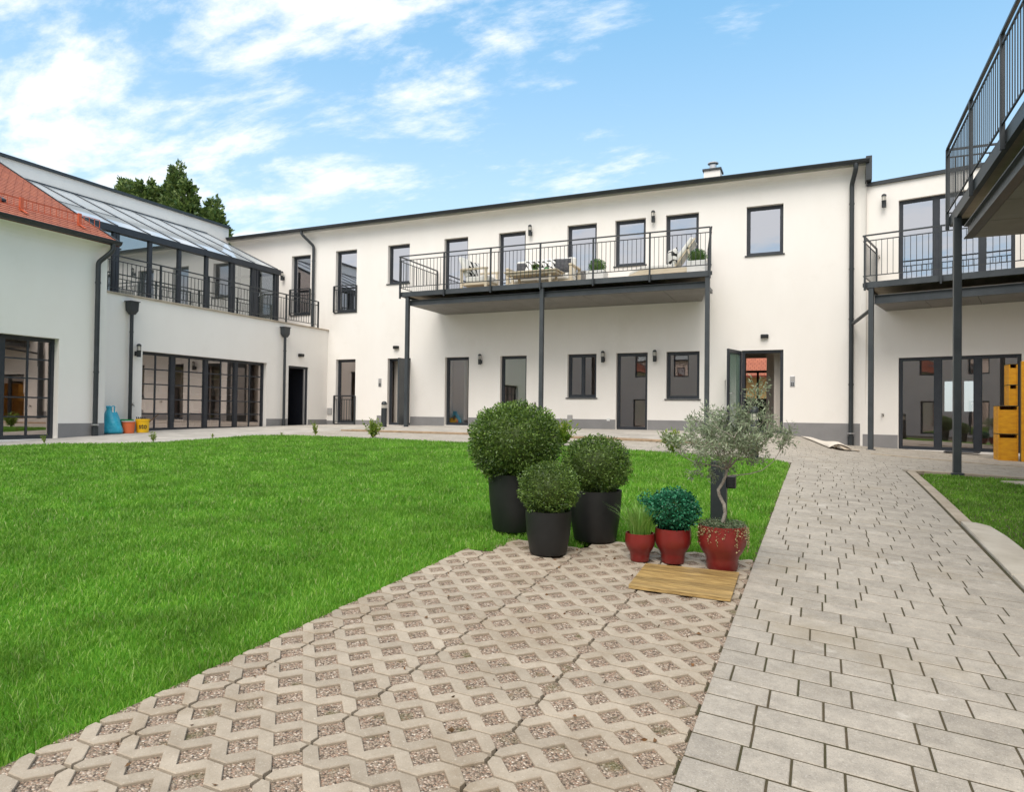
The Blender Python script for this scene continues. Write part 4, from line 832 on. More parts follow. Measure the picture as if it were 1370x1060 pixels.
balcony('balcony', FR, .40, 6.8, 1.62, 5.66, 4.70, (4.42, 4.56), (4.05, 4.25), [.41, 1.95, 3.5, 5.05, 6.6], [(.53, 1.55), (5.0, 1.55)], label='empty grey steel balcony across the angled building at the back right', clad_a=(.58, 6.7))
FB = Fr((4.98, 0, 0), (0, 1, 0), (-1, 0, 0))
balcony('balcony', FB, 3.0, 13.50, 3.02, 5.87, 4.80, (4.56, 4.74), (4.06, 4.26), [13.48, 11.5, 9.65, 7.8, 5.95, 4.1, 3.02], [(12.9, 3.0), (8.2, 2.75), (3.6, 2.75)], label='high steel balcony overhead at the right edge with wooden soffit, seen from below', clad_a=(3.2, 12.25), ci=.0)
# drain pipe linking balcony to downpipe
m = MB(); p = FR(.52, 1.4, 4.05); m.tube([p, (p[0], p[1]+.0, 3.95), (.76, 19.86, 3.78)], .045, 12); tag(m.build('drain_pipe', 'metal', smooth=40), 'short slanting dark pipe joining the corner downpipe under the back right balcony', 'pipe')

# ------------------------------------------------------------------ lamps and wall fittings
gl = 'wall lanterns on the facades'
for fr, a, z, lb in [(FM, -8.33, 7.09, 'dark cylindrical wall lantern above the balcony, between the second and third balcony doors'), (FM, -4.46, 7.12, 'dark cylindrical wall lantern above the balcony, left of the lounger door'),
                     (FM, -16.33, 3.14, 'dark wall lantern right in the corner between wing and main building, ground floor'), (FM, -10.03, 3.08, 'dark wall lantern at ground floor between the two left terrace doors under the balcony'),
                     (FM, -5.93, 3.07, 'dark wall lantern at ground floor between small double window and terrace door'), (FM, -4.38, 3.06, 'dark wall lantern at ground floor right of the middle terrace door'),
                     (FM, -18.30, 6.36, 'dark wall lantern next to the upper end of the glasshouse'), (FL, 12.36, 2.86, 'dark wall lantern beside the big latticed window, above the buckets'), (FR, .55, 6.86, 'dark wall lantern above the back right balcony')]:
    lathe_lamp(fr, a, z, lb, gl)
for fr, a, z, lb in [(FM, -13.28, 3.56, 'small flat black light above the left open door of the main building'), (FM, -1.40, 3.53, 'small flat black light above the right entrance door'), (FL, 18.55, 3.24, 'small flat black light above the dark side door of the wing')]:
    m = MB(fr); m.box(a-.10, a+.10, 0, .09, z-.05, z+.05); m.box(a-.08, a+.08, .09, .12, z-.03, z+.05)
    t = m.build('door_light', 'black', bevel=.008); tag(t, lb, 'door light', 'flat lights above doors')
    MB(fr).box(a-.07, a+.07, .02, .085, z-.056, z-.051).build('lens', 'lens', t, local=False)
for a, z, lb in [(-13.94, 2.36, 'steel intercom panel left of the left open door'), (-.69, 2.30, 'steel intercom panel right of the right entrance door')]:
    t = MB(FM).box(a-.06, a+.06, 0, .02, z-.14, z+.14).build('intercom', 'silver', bevel=.004); tag(t, lb, 'intercom', 'door intercoms')
    m = MB(FM)
    m.box(a-.045, a+.045, .021, .025, z+.0, z+.12)
    m.build('speaker_plate', 'box_grey', t, local=False)
    m = MB(FM)
    for i in range(2):
        for j in range(2): m.box(a-.04+i*.045, a-.005+i*.045, .021, .026, z-.12+j*.05, z-.09+j*.05)
    m.build('buttons', 'black', t, local=False)
for a, z, w, h, lb in [(-16.08, 1.34, .2, .24, 'small grey meter box on the wall at the inner left corner'), (-6.98, 1.22, .16, .2, 'small grey box on the plinth beside the middle balcony post')]:
    t = MB(FM).box(a-w/2, a+w/2, .0, .03, z-h/2, z+h/2).build('meter_box', 'box_grey', bevel=.004); tag(t, lb, 'meter box')
    MB(FM).box(a-w/2+.012, a+w/2-.012, .031, .036, z-h/2+.012, z+h/2-.012).build('cover', 'box_grey', t, local=False)
def tap(fr, a, z, lb):
    t = thing('tap', fr(a, 0, z), lb, 'tap', 'outdoor wall taps'); m = MB(); m.tube([fr(a, 0, z), fr(a, .015, z)], .03, 12); m.tube([fr(a, 0, z), fr(a, .09, z), fr(a, .1, z-.05)], .012, 8); m.build('spout', 'brass', t, smooth=40)
    m = MB(); m.tube([fr(a, .05, z), fr(a, .05, z+.04)], .007, 6); m.bar(fr(a-.035, .05, z+.04), fr(a+.035, .05, z+.04), .012); m.build('handle', 'brass', t)
tap(FM, -8.13, 1.66, 'small wall tap left of the middle balcony post'); tap(FL, 12.27, 1.45, 'small wall tap above the buckets beside the latticed window'); tap(FR, .52, 1.41, 'small wall tap left of the ground-floor glass doors at the back right'); tap(FR, .42, 5.45, 'small wall tap on the upper wall behind the back right balcony railing')
for a, lb in ((-9.75, 'tiny white socket on the plinth left of the second terrace door'), (-5.0-.62-.15, 'tiny white socket on the plinth left of the middle terrace door')):
    t = MB(FM).box(a-.05, a+.05, .0, .03, 1.15, 1.24).build('outdoor_socket', 'white', bevel=.008); tag(t, lb, 'socket'); MB(FM).box(a-.035, a+.035, .031, .036, 1.165, 1.225).build('lid', 'white', t, local=False)
def bollard(x, y, h, r, lb, dome=True):
    z = G(x, y); t = thing('bollard_light', (x, y, z), lb, 'bollard light')
    MB().lathe((x, y, z-.02), [(r, 0), (r, h*.74), (r*.96, h*.745)], 24).build('post', 'metal', t, smooth=40)
    MB().lathe((x, y, z-.02), [(r*.8, h*.745), (r*.8, h*.885)], 24).build('lens', 'lens', t, smooth=40)
    m = MB(); 
    for s in range(6): an = s*math.pi/3; m.tube([(x+r*.88*math.cos(an), y+r*.88*math.sin(an), z+h*.70), (x+r*.88*math.cos(an), y+r*.88*math.sin(an), z+h*.88)], .005, 5)
    m.lathe((x, y, z-.02), [(r, h*.88), (r, h*.90), (r*.92, h*.945), (r*.7, h*.98), (r*.35, h), (.001, h+.004)], 24); m.build('cap', 'metal', t, smooth=40); return t
bollard(-1.04, 12.62, .93, .072, 'dark bollard light at the lawn edge in front of the right entrance')
bollard(-11.9, 17.3, .80, .085, 'dark bollard light beside the left open door near the leftmost balcony post')
x, y = -.83, 6.45; z = G(x, y); t = thing('socket_post', (x, y, z), 'thick dark service post standing in the lawn right behind the olive tree', 'post')
MB().box(x-.068, x+.068, y-.05, y+.05, z-.03, z+.60).build('post', 'metal', t, bevel=.008); MB().box(x+.07, x+.145, y-.04, y+.04, z+.36, z+.47).build('socket_box', 'black', t, bevel=.006); MB().box(x+.09, x+.13, y-.052, y-.04, z+.37, z+.44).build('socket_lid', 'black', t)

# ------------------------------------------------------------------ potted plants
def ballfoliage(c, r, n, size, m, parent, sq=(1, 1, .9), rough=.08, shell=.25, up=0.15):
    d = rng.normal(size=(n, 3)); d /= np.linalg.norm(d, axis=1)[:, None]
    bump = 1+rough*(np.sin(d[:, 0]*7+1)*np.sin(d[:, 1]*6+2)+.6*np.sin(d[:, 2]*11+d[:, 0]*9))+rng.normal(0, .025, n)
    rad = r*bump*(1-shell*rng.random(n)**1.6); P = np.array(c)+d*rad[:, None]*np.array(sq)
    D = d*.6+rng.normal(0, .55, (n, 3)); D[:, 2] += up; D /= np.linalg.norm(D, axis=1)[:, None]
    # nothing below the pot rim outside
    o = leaves('foliage', P-np.array(parent_loc(parent)), D, size*rng.uniform(.6, 1.25, n), .5, m, parent); return o
def core(c, r, parent, m, sq=(1, 1, .9)):
    mb = MB(); prof = [(max(.001, r*math.cos(t)), r*sq[2]*math.sin(t)) for t in np.linspace(-math.pi/2, math.pi/2, 10)]; mb.lathe(c, prof, 16); return mb.build('inner_twigs', m, parent, smooth=True)
def blackpot(x, y, rt, h, rball, zb, lb, nleaf, size):
    z = G(x, y)+.012; t = thing('potted_boxwood', (x, y, z), lb, 'potted plant', 'clipped boxwood balls in black pots')
    rb_ = rt*.80; MB().lathe((x, y, z), [(rb_*.96, 0), (rb_, .012), (rt*.93, h*.45), (rt*.99, h*.85), (rt, h), (rt-.012, h), (rt-.02, h-.03)], 48, cap=(True, False)).build('pot', 'blackpot', t, smooth=40)
    MB().lathe((x, y, z), [(rt-.018, h-.03), (.001, h-.03)], 24, cap=(False, False)).build('soil', 'soil', t)
    MB().tube([(x, y, z+h-.05), (x, y, z+zb)], .02, 8).build('stem', 'barkd', t, smooth=True)
    core((x, y, z+zb), rball*.72, t, 'conifer'); ballfoliage((x, y, z+zb), rball, nleaf, size, 'box', t, sq=(1, 1, .86)); return t
blackpot(-1.835, 4.80, .172, .315, .222, .475, 'smallest clipped boxwood ball in a black pot, in front of the other two', 9000, .019)
blackpot(-1.655, 5.38, .212, .40, .272, .60, 'middle-sized clipped boxwood ball in a black pot, on the right of the three', 11000, .021)
blackpot(-2.36, 5.36, .222, .475, .385, .74, 'largest clipped boxwood ball in a black pot, back left of the three', 17000, .027)
def redpot(x, y, rt, h, lb, cat='potted plant'):
    z = G(x, y)+.010; t = thing('potted_plant', (x, y, z), lb, cat)
    prof = [(rt*.62, 0), (rt*.64, .006), (rt*.66, h*.20), (rt*.70, h*.30), (rt*.86, h*.42), (rt*1.0, h*.58), (rt*1.02, h*.75), (rt*.985, h), (rt*.93, h), (rt*.92, h*.9)]
    MB().lathe((x, y, z), prof, 14, cap=(True, False)).build('pot', 'redpot', t, smooth=50, bevel=0)
    MB().lathe((x, y, z), [(rt*.93, h*.9), (.001, h*.92)], 20, cap=(False, False)).build('soil', 'soil', t); return t, z
# reed pot
t, z = redpot(-1.185, 4.95, .105, .20, 'small red pot with upright bright green grass, leftmost of the red pots'); 
n = 170; V = []; F = []
for i in range(n):
    a = rng.uniform(0, 2*np.pi); r0 = .07*math.sqrt(rng.random()); ln = rng.uniform(.15, .25); lean = rng.uniform(.02, .16)*(r0/.07+.3); b = a+rng.normal(0, .5)
    k = len(V); w = .0032; pa = np.array([r0*math.cos(a), r0*math.sin(a), .175]); s = np.array([-math.sin(b), math.cos(b), 0])*w
    ps = [pa, pa+np.array([lean*.2*math.cos(b), lean*.2*math.sin(b), ln*.45]), pa+np.array([lean*.6*math.cos(b), lean*.6*math.sin(b), ln*.8]), pa+np.array([lean*1.1*math.cos(b), lean*1.1*math.sin(b), ln])]
    for q, wd in zip(ps, (1, 1.1, .8, .1)): V += [q-s*wd, q+s*wd]
    F += [(k, k+1, k+3, k+2), (k+2, k+3, k+5, k+4), (k+4, k+5, k+7, k+6)]
npmesh('foliage', np.array(V), np.array(F), 'reed', t)
# curly green plant
t, z = redpot(-.965, 5.03, .128, .245, 'medium red pot with a round dark green curly plant, middle of the red pots')
core((-.965, 5.03, z+.37), .10, t, 'conifer'); n = 6500
MB().tube([(-.965, 5.03, z+.2), (-.965, 5.03, z+.35)], .012, 6).build('stem', 'barkd', t)
d = rng.normal(size=(n, 3)); d /= np.linalg.norm(d, axis=1)[:, None]; cl = np.sin(d[:, 0]*9)*np.sin(d[:, 1]*8+1)*np.sin(d[:, 2]*9+2)
rad = .165*(1+.16*cl+rng.normal(0, .05, n))*(1-.3*rng.random(n)); P = d*rad[:, None]*np.array([1.08, 1.0, .92])+np.array([0, 0, .375]); P[:, 0] += -.035*(P[:, 2] < .35)*0+.0
D = rng.normal(size=(n, 3))+d*.5; D /= np.linalg.norm(D, axis=1)[:, None]; leaves('foliage', P, D, .019*rng.uniform(.6, 1.4, n), .75, 'green', t)
# spray to the left of the curly plant
P = []; 
for s in range(9):
    b = np.array([-.12, 0, .42]); dr = np.array([-1, rng.normal(0, .5), rng.uniform(-.1, 1.0)]); dr /= np.linalg.norm(dr)
    for q in range(40): P.append(b+dr*rng.uniform(0, .14)+rng.normal(0, .012, 3))
P = np.array(P); D = rng.normal(size=P.shape); D /= np.linalg.norm(D, axis=1)[:, None]; leaves('side_foliage', P, D, .017, .7, 'green', t)
# olive tree
t, z = redpot(-.625, 5.05, .165, .305, 'large red pot with a slender olive tree and trailing succulents, rightmost of the red pots')
tk = MB(); B = np.array([-.625, 5.05, z])
trunk = [(-.01, 0, .27), (0.004, 0, .33), (.018, 0, .39), (.010, 0, .45), (-.022, 0, .51), (-.030, 0, .55), (.000, 0, .60), (.022, 0, .66), (.030, 0, .70)]
tk.tube([tuple(B+np.array(p)) for p in trunk], [.015, .0135, .013, .0125, .012, .0115, .011, .0105, .010], 8)
tips = []
def branch(p, d, l, r, depth):
    p = np.array(p, float); d = np.array(d, float)/np.linalg.norm(d); pts = [p.copy()]; n = 5
    for i in range(n): d = d+rng.normal(0, .16, 3)+np.array([0, 0, .05]); d /= np.linalg.norm(d); p = p+d*l/n; pts.append(p.copy())
    tk.tube([tuple(B+q) for q in pts], [max(.0012, r*(1-.6*i/n)) for i in range(n+1)], 5, caps=False); tips.extend([(q, d.copy()) for q in pts[1:]])
    if depth: 
        for k in range(3): q = pts[random.randint(2, n)]; branch(q, d+rng.normal(0, .7, 3), l*rng.uniform(.5, .75), r*.5, depth-1)
fork = np.array([.030, 0, .70])
for k in range(11):
    a = k*2*np.pi/11; branch(fork+rng.normal(0, .006, 3), (math.cos(a)*rng.uniform(.2, .9), math.sin(a)*rng.uniform(.2, .8), rng.uniform(.35, 1.1)), rng.uniform(.22, .34), .006, 3)
nmain = len(tips)
def limb(pts, r):
    tk.tube([tuple(B+np.array(p)) for p in pts], [r*(1-.55*i/(len(pts)-1)) for i in range(len(pts))], 6, caps=False)
    e = np.array(pts[-1]); d = e-np.array(pts[-2])
    for k in range(5): branch(np.array(pts[random.choice([-1, -1, -2])]), d/np.linalg.norm(d)+rng.normal(0, .45, 3)+np.array([0, 0, .4]), rng.uniform(.08, .15), .002, 1)
limb([(.03, 0, .69), (-.03, 0, .715), (-.12, 0, .725), (-.21, -.01, .745), (-.29, -.01, .79), (-.35, -.01, .86)], .006)
limb([(.02, 0, .65), (.10, 0, .66), (.18, 0, .672), (.26, .0, .70), (.33, .0, .76), (.37, 0, .83)], .005)
tk.build('trunk', 'bark', t, smooth=True)
P = []; D = []
for idx, (q, d) in enumerate(tips):
    for k in range(3):
        P.append(q+rng.normal(0, .012, 3)); v = d+rng.normal(0, .8, 3); D.append(v/np.linalg.norm(v))
P = np.array(P); D = np.array(D); print('olive leaves', len(P)); leaves('foliage', P, D, .032*rng.uniform(.6, 1.3, len(P)), .27, 'olive', t)
n = 1800; a = rng.uniform(0, 2*np.pi, n); r = .165*np.sqrt(rng.random(n)); P = np.stack([r*np.cos(a), r*np.sin(a), .285+rng.uniform(0, .045, n)-.25*np.maximum(0, r-.15)], 1)
D = rng.normal(size=(n, 3)); D[:, 2] += .6; D /= np.linalg.norm(D, axis=1)[:, None]; leaves('succulents', P, D, .014, .6, 'oliveg', t)
P = []
for s in range(26):
    a = rng.uniform(-2.9, .1) if s > 6 else rng.uniform(-.9, .1); L_ = rng.uniform(.02, .12) if s > 3 else .16
    for q in np.linspace(0, L_, int(L_/.012)+2): P.append((.172*math.cos(a+rng.normal(0, .03)), .172*math.sin(a+rng.normal(0, .03)), .30-q))
P = np.array(P); D = rng.normal(size=P.shape); D[:, 2] -= .5; D /= np.linalg.norm(D, axis=1)[:, None]; leaves('trailing_foliage', P, D, .015, .7, 'yleaf', t)

n = 90; X = rng.uniform(-2.4, -.5, n); Y = rng.uniform(.8, 5.3, n); P = np.stack([X, Y, Gn(X, Y)+.012], 1); D = np.stack([rng.normal(size=n), rng.normal(size=n), rng.uniform(0, .25, n)], 1); D /= np.linalg.norm(D, axis=1)[:, None]
M['dead'] = leafmat('dead_leaves', (.20, .09, .03), (.10, .06, .025), .8, .1)
tag(leaves('leaf_litter', P, D, .026*rng.uniform(.5, 1.3, n), .6, 'dead'), 'scattered small dry brown leaves on the grid paving', 'leaves', kind='stuff')
# wooden mat
A, Bm, C, Dm = (-1.11, 4.83), (-.50, 4.94), (-.485, 4.32), (-1.09, 4.26)
t = thing('wooden_mat', (-.8, 4.6, G(-.8, 4.6)), 'slatted wooden doormat lying on the grid paving in front of the red pots', 'mat')
M['matwood'] = nz(mat('mat_bamboo', (.42, .28, .10), .5), (.50, .34, .13), (.22, .135, .045), 7, 12, bump=.4, island=.22, stretch=(1, 7, 7), lo=.3, hi=.7)
m = MB(); n = 17
for i in range(n):
    t0, t1 = (i+.07)/n, (i+.93)/n; L = lambda p, q, s: (p[0]+(q[0]-p[0])*s, p[1]+(q[1]-p[1])*s)
    pa, pb, pc, pd = L(A, Dm, t0), L(Bm, C, t0), L(Bm, C, t1), L(A, Dm, t1); vs = [(*p, G(*p)+.012) for p in (pa, pb, pc, pd)]+[(*p, G(*p)+.030+random.uniform(-.0008, .0008)) for p in (pa, pb, pc, pd)]
    m.add(vs, [(4, 7, 6, 5), (0, 1, 5, 4), (1, 2, 6, 5), (2, 3, 7, 6), (3, 0, 4, 7)])
m.build('slats', 'matwood', t, bevel=.002)
m = MB()
for s in (.12, .5, .88):
    p, q = (A[0]+(Bm[0]-A[0])*s, A[1]+(Bm[1]-A[1])*s-.01), (Dm[0]+(C[0]-Dm[0])*s, Dm[1]+(C[1]-Dm[1])*s+.01); m.bar((*p, G(*p)+.011), (*q, G(*q)+.011), .03, .008)
m.build('battens', 'barkd', t)

# weeds and small shrubs along the lawn edge
def tuft(x, y, h, n, lb, m='weed', spread=.5, rz=0):
    z = G(x, y); t = thing('edge_plant', (x, y, z), lb, 'plant', 'young plants along the lawn edge'); P = []; D = []; st = MB()
    for i in range(n):
        a = rng.uniform(0, 2*np.pi); s = rng.uniform(.1, 1)*spread; d = np.array([math.cos(a)*s, math.sin(a)*s, 1]); d /= np.linalg.norm(d); l = h*rng.uniform(.5, 1)
        st.tube([(x, y, z), tuple(np.array([x, y, z])+d*l)], .004, 4, caps=False)
        for q in np.linspace(.2, 1, 9): P.append(d*l*q+rng.normal(0, .012, 3)); v = d+rng.normal(0, .7, 3); D.append(v/np.linalg.norm(v))
    st.build('stems', 'weed', t); leaves('leaves', np.array(P), np.array(D), h*.22, .35, m, t)
tuft(-14.45, 9.0, .16, 10, 'small tuft of leaves at the lawn edge below the left house'); tuft(-12.6, 10.05, .20, 12, 'small green plant at the lawn edge in front of the buckets')
tuft(-12.3, 11.3, .12, 9, 'low brownish plant at the lawn edge before the latticed window'); tuft(-10.95, 13.1, .34, 9, 'spiky upright young plant at the lawn edge by the inner corner', spread=.35)
tuft(-9.2, 12.95, .42, 34, 'bushy bright green young shrub at the lawn edge before the left balcony post', spread=.8)
tuft(-4.6, 12.7, .50, 46, 'yellow-green shrub at the lawn edge behind the boxwood balls', spread=.9); tuft(-2.45, 12.75, .42, 40, 'yellow-green shrub at the lawn edge behind the olive tree crown', spread=.9)
tuft(-11.7, 12.8, .09, 7, 'tiny weed at the lawn edge before the wing side door')

# conifer behind
t = thing('conifer_tree', (-43.3, 35, 0), 'tall dark green conifer rising behind the glasshouse roof', 'tree')
MB().tube([(-43.3, 35, -1), (-43.2, 35, 8), (-43.1, 35, 16.5)], [.45, .3, .05], 10).build('trunk', 'barkd', t, smooth=True)
P, D = [], []
tops = [(1.3, 0, 18.5, .8, 7.5), (-.8, .8, 17.9, .9, 7), (-2.3, .5, 18.0, .95, 6.5), (-3.1, -.6, 17.8, 1.1, 6), (-1.6, -.4, 17.6, 1.1, 6), (2.9, -.5, 17.2, .8, 6), (4.3, .5, 15.8, .8, 5.5), (-3.6, -.3, 17.9, .85, 5.5), (-5.0, .2, 17.4, .8, 5), (5.2, 0, 14.8, .6, 4)]
for (tx, ty, tz, w, hh) in tops:
    for i in range(150):
        q = rng.random()**.75; zz = tz-q*hh; rr = (.35+q*2.7)*w; a = rng.uniform(0, 2*np.pi); tip = np.array([tx+rr*math.cos(a)*rng.uniform(.55, 1.1), ty+rr*math.sin(a)*.8, zz+rr*.18+rng.normal(0, .2)])
        base = np.array([tx, ty, zz-rr*.15]); dr = tip-base; dn = dr/np.linalg.norm(dr)
        for k in range(42):
            s = rng.uniform(.35, 1.0); P.append(base+dr*s+rng.normal(0, .16, 3)*(1.1-s*.5)); v = dn+rng.normal(0, .55, 3)+np.array([0, 0, .35]); D.append(v/np.linalg.norm(v))
P = np.array(P); D = np.array(D); leaves('crown', P, D, .32*rng.uniform(.6, 1.3, len(P)), .5, 'conifer', t)
del P, D

# ------------------------------------------------------------------ clutter at the left wing
x, y = -15.80, 11.45; z = G(x, y)
t = thing('plastic_sack', (x, y, z), 'turquoise plastic rubbish sack standing at the wall beside the left house', 'sack')
m = MB(); n = 20; prof = [(.23, 0), (.28, .04), (.275, .12), (.25, .24), (.22, .36), (.18, .46), (.14, .54), (.105, .60), (.125, .66), (.09, .69), (.03, .67)]
for r, zz in prof:
    for j in range(n): a = 2*math.pi*j/n; k = 1+.09*math.sin(3*a+zz*9)+.07*math.sin(7*a+zz*23)+.05*math.sin(11*a-zz*31); m.v.append((x+r*k*math.cos(a)-.05*zz/.5, y+r*k*math.sin(a)*.85, z+zz+.012*math.sin(5*a)*(zz > .5)))
m.f = [(i*n+j, i*n+(j+1) % n, (i+1)*n+(j+1) % n, (i+1)*n+j) for i in range(len(prof)-1) for j in range(n)]+[tuple(range(n))[::-1], tuple((len(prof)-1)*n+j for j in range(n))]
o = m.build('bag', 'blue', t, smooth=True); sb = o.modifiers.new('s', 'SUBSURF'); sb.levels = 1; sb.render_levels = 2
m = MB(); m.box(x+.05, x+.075, y-.05, y-.02, z+.52, z+.66); m.box(x+.07, x+.09, y+.02, y+.04, z+.53, z+.67); m.build('white_stripes', 'white', t)
def bucket(x, y, r, h, mt, lb, rim='white', fill=None):
    z = G(x, y)+.003; t = thing('bucket', (x, y, z), lb, 'bucket')
    MB().lathe((x, y, z), [(r*.84, 0), (r*.97, h*.86), (r*1.03, h*.87), (r*1.03, h*.92), (r*.99, h*.93), (r, h), (r*.95, h), (r*.82, .02)], 28, cap=(True, True)).build('body', mt, t, smooth=40)
    m = MB(); m.tube([(x+r*1.05*math.cos(a), y+r*1.05*math.sin(a), z+h*.84-.03*math.sin(a-.9)) for a in np.linspace(.9, .9+3.14, 12)], .004, 5); m.build('wire_handle', rim, t); return t, z
bucket(-16.0, 11.98, .165, .33, 'greenpl', 'green plastic tub standing behind the orange bucket', rim='greenpl')
t, z = bucket(-15.68, 11.80, .15, .30, 'orange', 'small orange plastic bucket between the turquoise sack and the yellow bucket')
MB().lathe((-15.68, 11.80, z), [(.158, .285), (.16, .30), (.158, .302), (.148, .302)], 28, cap=(False, False)).build('rim', 'white', t, smooth=40)
t, z = bucket(-15.60, 12.13, .165, .34, 'yellow', 'yellow plastic bucket with black lettering and a wooden stick in it', rim='black')
def text(s, size, fr_pts, mt, parent, name='lettering'):
    cu = bpy.data.curves.new(name, 'FONT'); cu.body = s; cu.size = size; cu.extrude = .001; cu.offset = .003; cu.align_x = 'CENTER'; o = bpy.data.objects.new(name+'_tmp', cu); COL.objects.link(o)
    bpy.context.view_layer.update(); me = bpy.data.meshes.new_from_object(o.evaluated_get(bpy.context.evaluated_depsgraph_get())); bpy.data.objects.remove(o); return me
me = text('sto', .19, None, 'black', t); me.materials.clear(); me.materials.append(M['black'])
# wrap the letters round the bucket wall, facing the courtyard
r = .165; a0 = math.atan2(-12.13, 15.60)
for v in me.vertices: 
    xx, yy, zz = v.co; a = a0+.05+xx*.86/r; rr = r*(.84+.13*((yy+.10)/.30))+.004+zz; v.co = (rr*math.cos(a), rr*math.sin(a), yy*1.0+.10)
o = bpy.data.objects.new('lettering', me); COL.objects.link(o); o.parent = t
tag(MB().bar((-15.62, 12.11, z+.1), (-15.36, 12.39, z+.46), .09, .02).build('wood_offcut', nz(mat('brown_wood', (.12, .06, .03), .7), (.15, .08, .04), (.08, .04, .02), 8, 6)), 'brown wooden board sticking out of the yellow bucket', 'board')
m = MB(); 
for i in range(5): m.bar((-15.68+.04*i, 12.08+.02*i, z+.2), (-15.74+.05*i, 12.06+.02*i, z+.39), .02)
tag(m.build('hand_tools', 'black'), 'dark tool handles standing in the yellow bucket', 'tools')

# ------------------------------------------------------------------ yellow formwork at the right, rolled sheets
zg = G(3.7, 17.2)
def crate(x0, x1, y0, y1, z0, z1, lb, nd=1):
    t = thing('yellow_crate', ((x0+x1)/2, (y0+y1)/2, z0), lb, 'crate', 'yellow wooden crates'); w = .022
    MB().box(x0, x1, y1-w, y1, z0, z1).build('back_board', 'ylpanel', t)
    for xa in (x0, x1-w): MB().box(xa, xa+w, y0, y1-w-.001, z0, z1).build('side_board', 'ylpanel', t, bevel=.002)
    MB().box(x0+w+.001, x1-w-.001, y0+.002, y1-w-.002, z0, z0+w).build('bottom_board', 'ylpanel', t)
    MB().box(x0-.004, x1+.004, y0-.006, y1+.004, z1, z1+.012).build('edge_strip', 'edge', t)
    m = MB(); m.box(x0+w+.002, x1-w-.002, y0+.012, y0+.03, z0+w+.002, z1-.075); m.build('front_board', 'ylpanel', t, bevel=.002)
M['edge'] = mat('dark_board_edge', (.12, .09, .04), .8)
t = MB().box(3.72, 4.6, 17.02, 17.08, zg, zg+2.04).build('yellow_board', 'ylpanel', bevel=.003); tag(t, 'tallest yellow wooden board standing upright at the right edge', 'board')
MB().box(3.712, 3.7195, 17.02, 17.08, zg, zg+2.04).build('edge_strip', 'edge', t, local=False)
crate(3.55, 3.70, 17.2, 17.6, zg+1.14, zg+1.56, 'narrow yellow crate above the wide ones, lower of the narrow pair beside the tall board')
crate(3.55, 3.70, 17.2, 17.6, zg+1.575, zg+1.99, 'topmost narrow yellow crate beside the tall board')
crate(3.36, 3.70, 17.15, 17.6, zg+.56, zg+1.125, 'wide yellow crate resting on the lowest crate before the glass doors')
crate(3.36, 3.70, 17.15, 17.6, zg, zg+.545, 'lowest wide yellow crate standing on the paving before the glass doors')
# rolled mat by the entrance
t = thing('protective_sheet', (.1, 18.3, .66), 'beige protective sheet lying folded along the ramp beside the entrance, ends curled', 'sheet')
m = MB(); vs = []; fs = []; N1, N2 = 14, 8
for i in range(N1+1):
    s = i/N1; cx, cy = -.42+(.43+.42)*s, 19.75+(17.3-19.75)*s; w = .05+.22*s
    for j in range(N2+1):
        u = (j/N2-.5)*2; xx = cx+u*w*.9; yy = cy+u*w*.35; vs.append((xx, yy, G(xx, yy)+.02+.12*(s**.8)*(1-u*u)*(1+.25*math.sin(s*9+u*2))*(1 if i < N1 else .75)))
for i in range(N1):
    for j in range(N2): k = i*(N2+1)+j; fs.append((k, k+1, k+N2+2, k+N2+1))
m.add(vs, fs); o = m.build('folded_sheet', 'paper', t, smooth=True); sm = o.modifiers.new('t', 'SOLIDIFY'); sm.thickness = .012
m = MB(); vs, fs = [], []
for i in range(9):
    for j in range(7):
        u, v = i/8, j/6; xx = .30+.5*u; yy = 17.35-.35*v+.1*u; vs.append((xx, yy, G(xx, yy)+.02+.10*abs(math.sin(u*5+v))*(1-u)))
for i in range(8):
    for j in range(6): k = i*7+j; fs.append((k, k+1, k+8, k+7))
m.add(vs, fs); o = m.build('curled_end', 'cardboard', t, smooth=True); sm = o.modifiers.new('t', 'SOLIDIFY'); sm.thickness = .008
t = MB(FR).box(1.9, 2.6, .25, .65, .56, .585).build('doormat', 'black', bevel=.008); tag(t, 'flat dark doormat before the ground-floor glass doors at the back right', 'mat')

# ------------------------------------------------------------------ balcony furniture
ZD = 4.975
def cushion(name, c, sx, sy, sz, rx, rz, mt, lb, cat='cushion', parent=None):
    vs = []; fs = []; n = 10
    for k in (1, -1):
        for i in range(n+1):
            for j in range(n+1):
                u, v = i/n*2-1, j/n*2-1; h = (1-u**4)*(1-v**4); pin = 1-.06*(1-abs(u))*abs(v)-.06*(1-abs(v))*abs(u); vs.append(Vector((u*sx/2*pin, k*h**.5*sy/2, v*sz/2*pin)))
    for k in (0, 1):
        for i in range(n):
            for j in range(n): b = k*(n+1)**2+i*(n+1)+j; f = (b, b+1, b+n+2, b+n+1); fs.append(f if k else f[::-1])
    Rm = Matrix.Rotation(rz, 3, 'Z')@Matrix.Rotation(rx, 3, 'X')
    me = bpy.data.meshes.new(name); me.from_pydata([tuple(Rm@v) for v in vs], [], fs); me.materials.append(M[mt]); me.shade_smooth(); o = bpy.data.objects.new(name, me); COL.objects.link(o); o.location = c
    if parent: o.parent = parent; o.location = Vector(c)-parent_loc(parent)
    else: tag(o, lb, cat, 'balcony cushions')
    return o
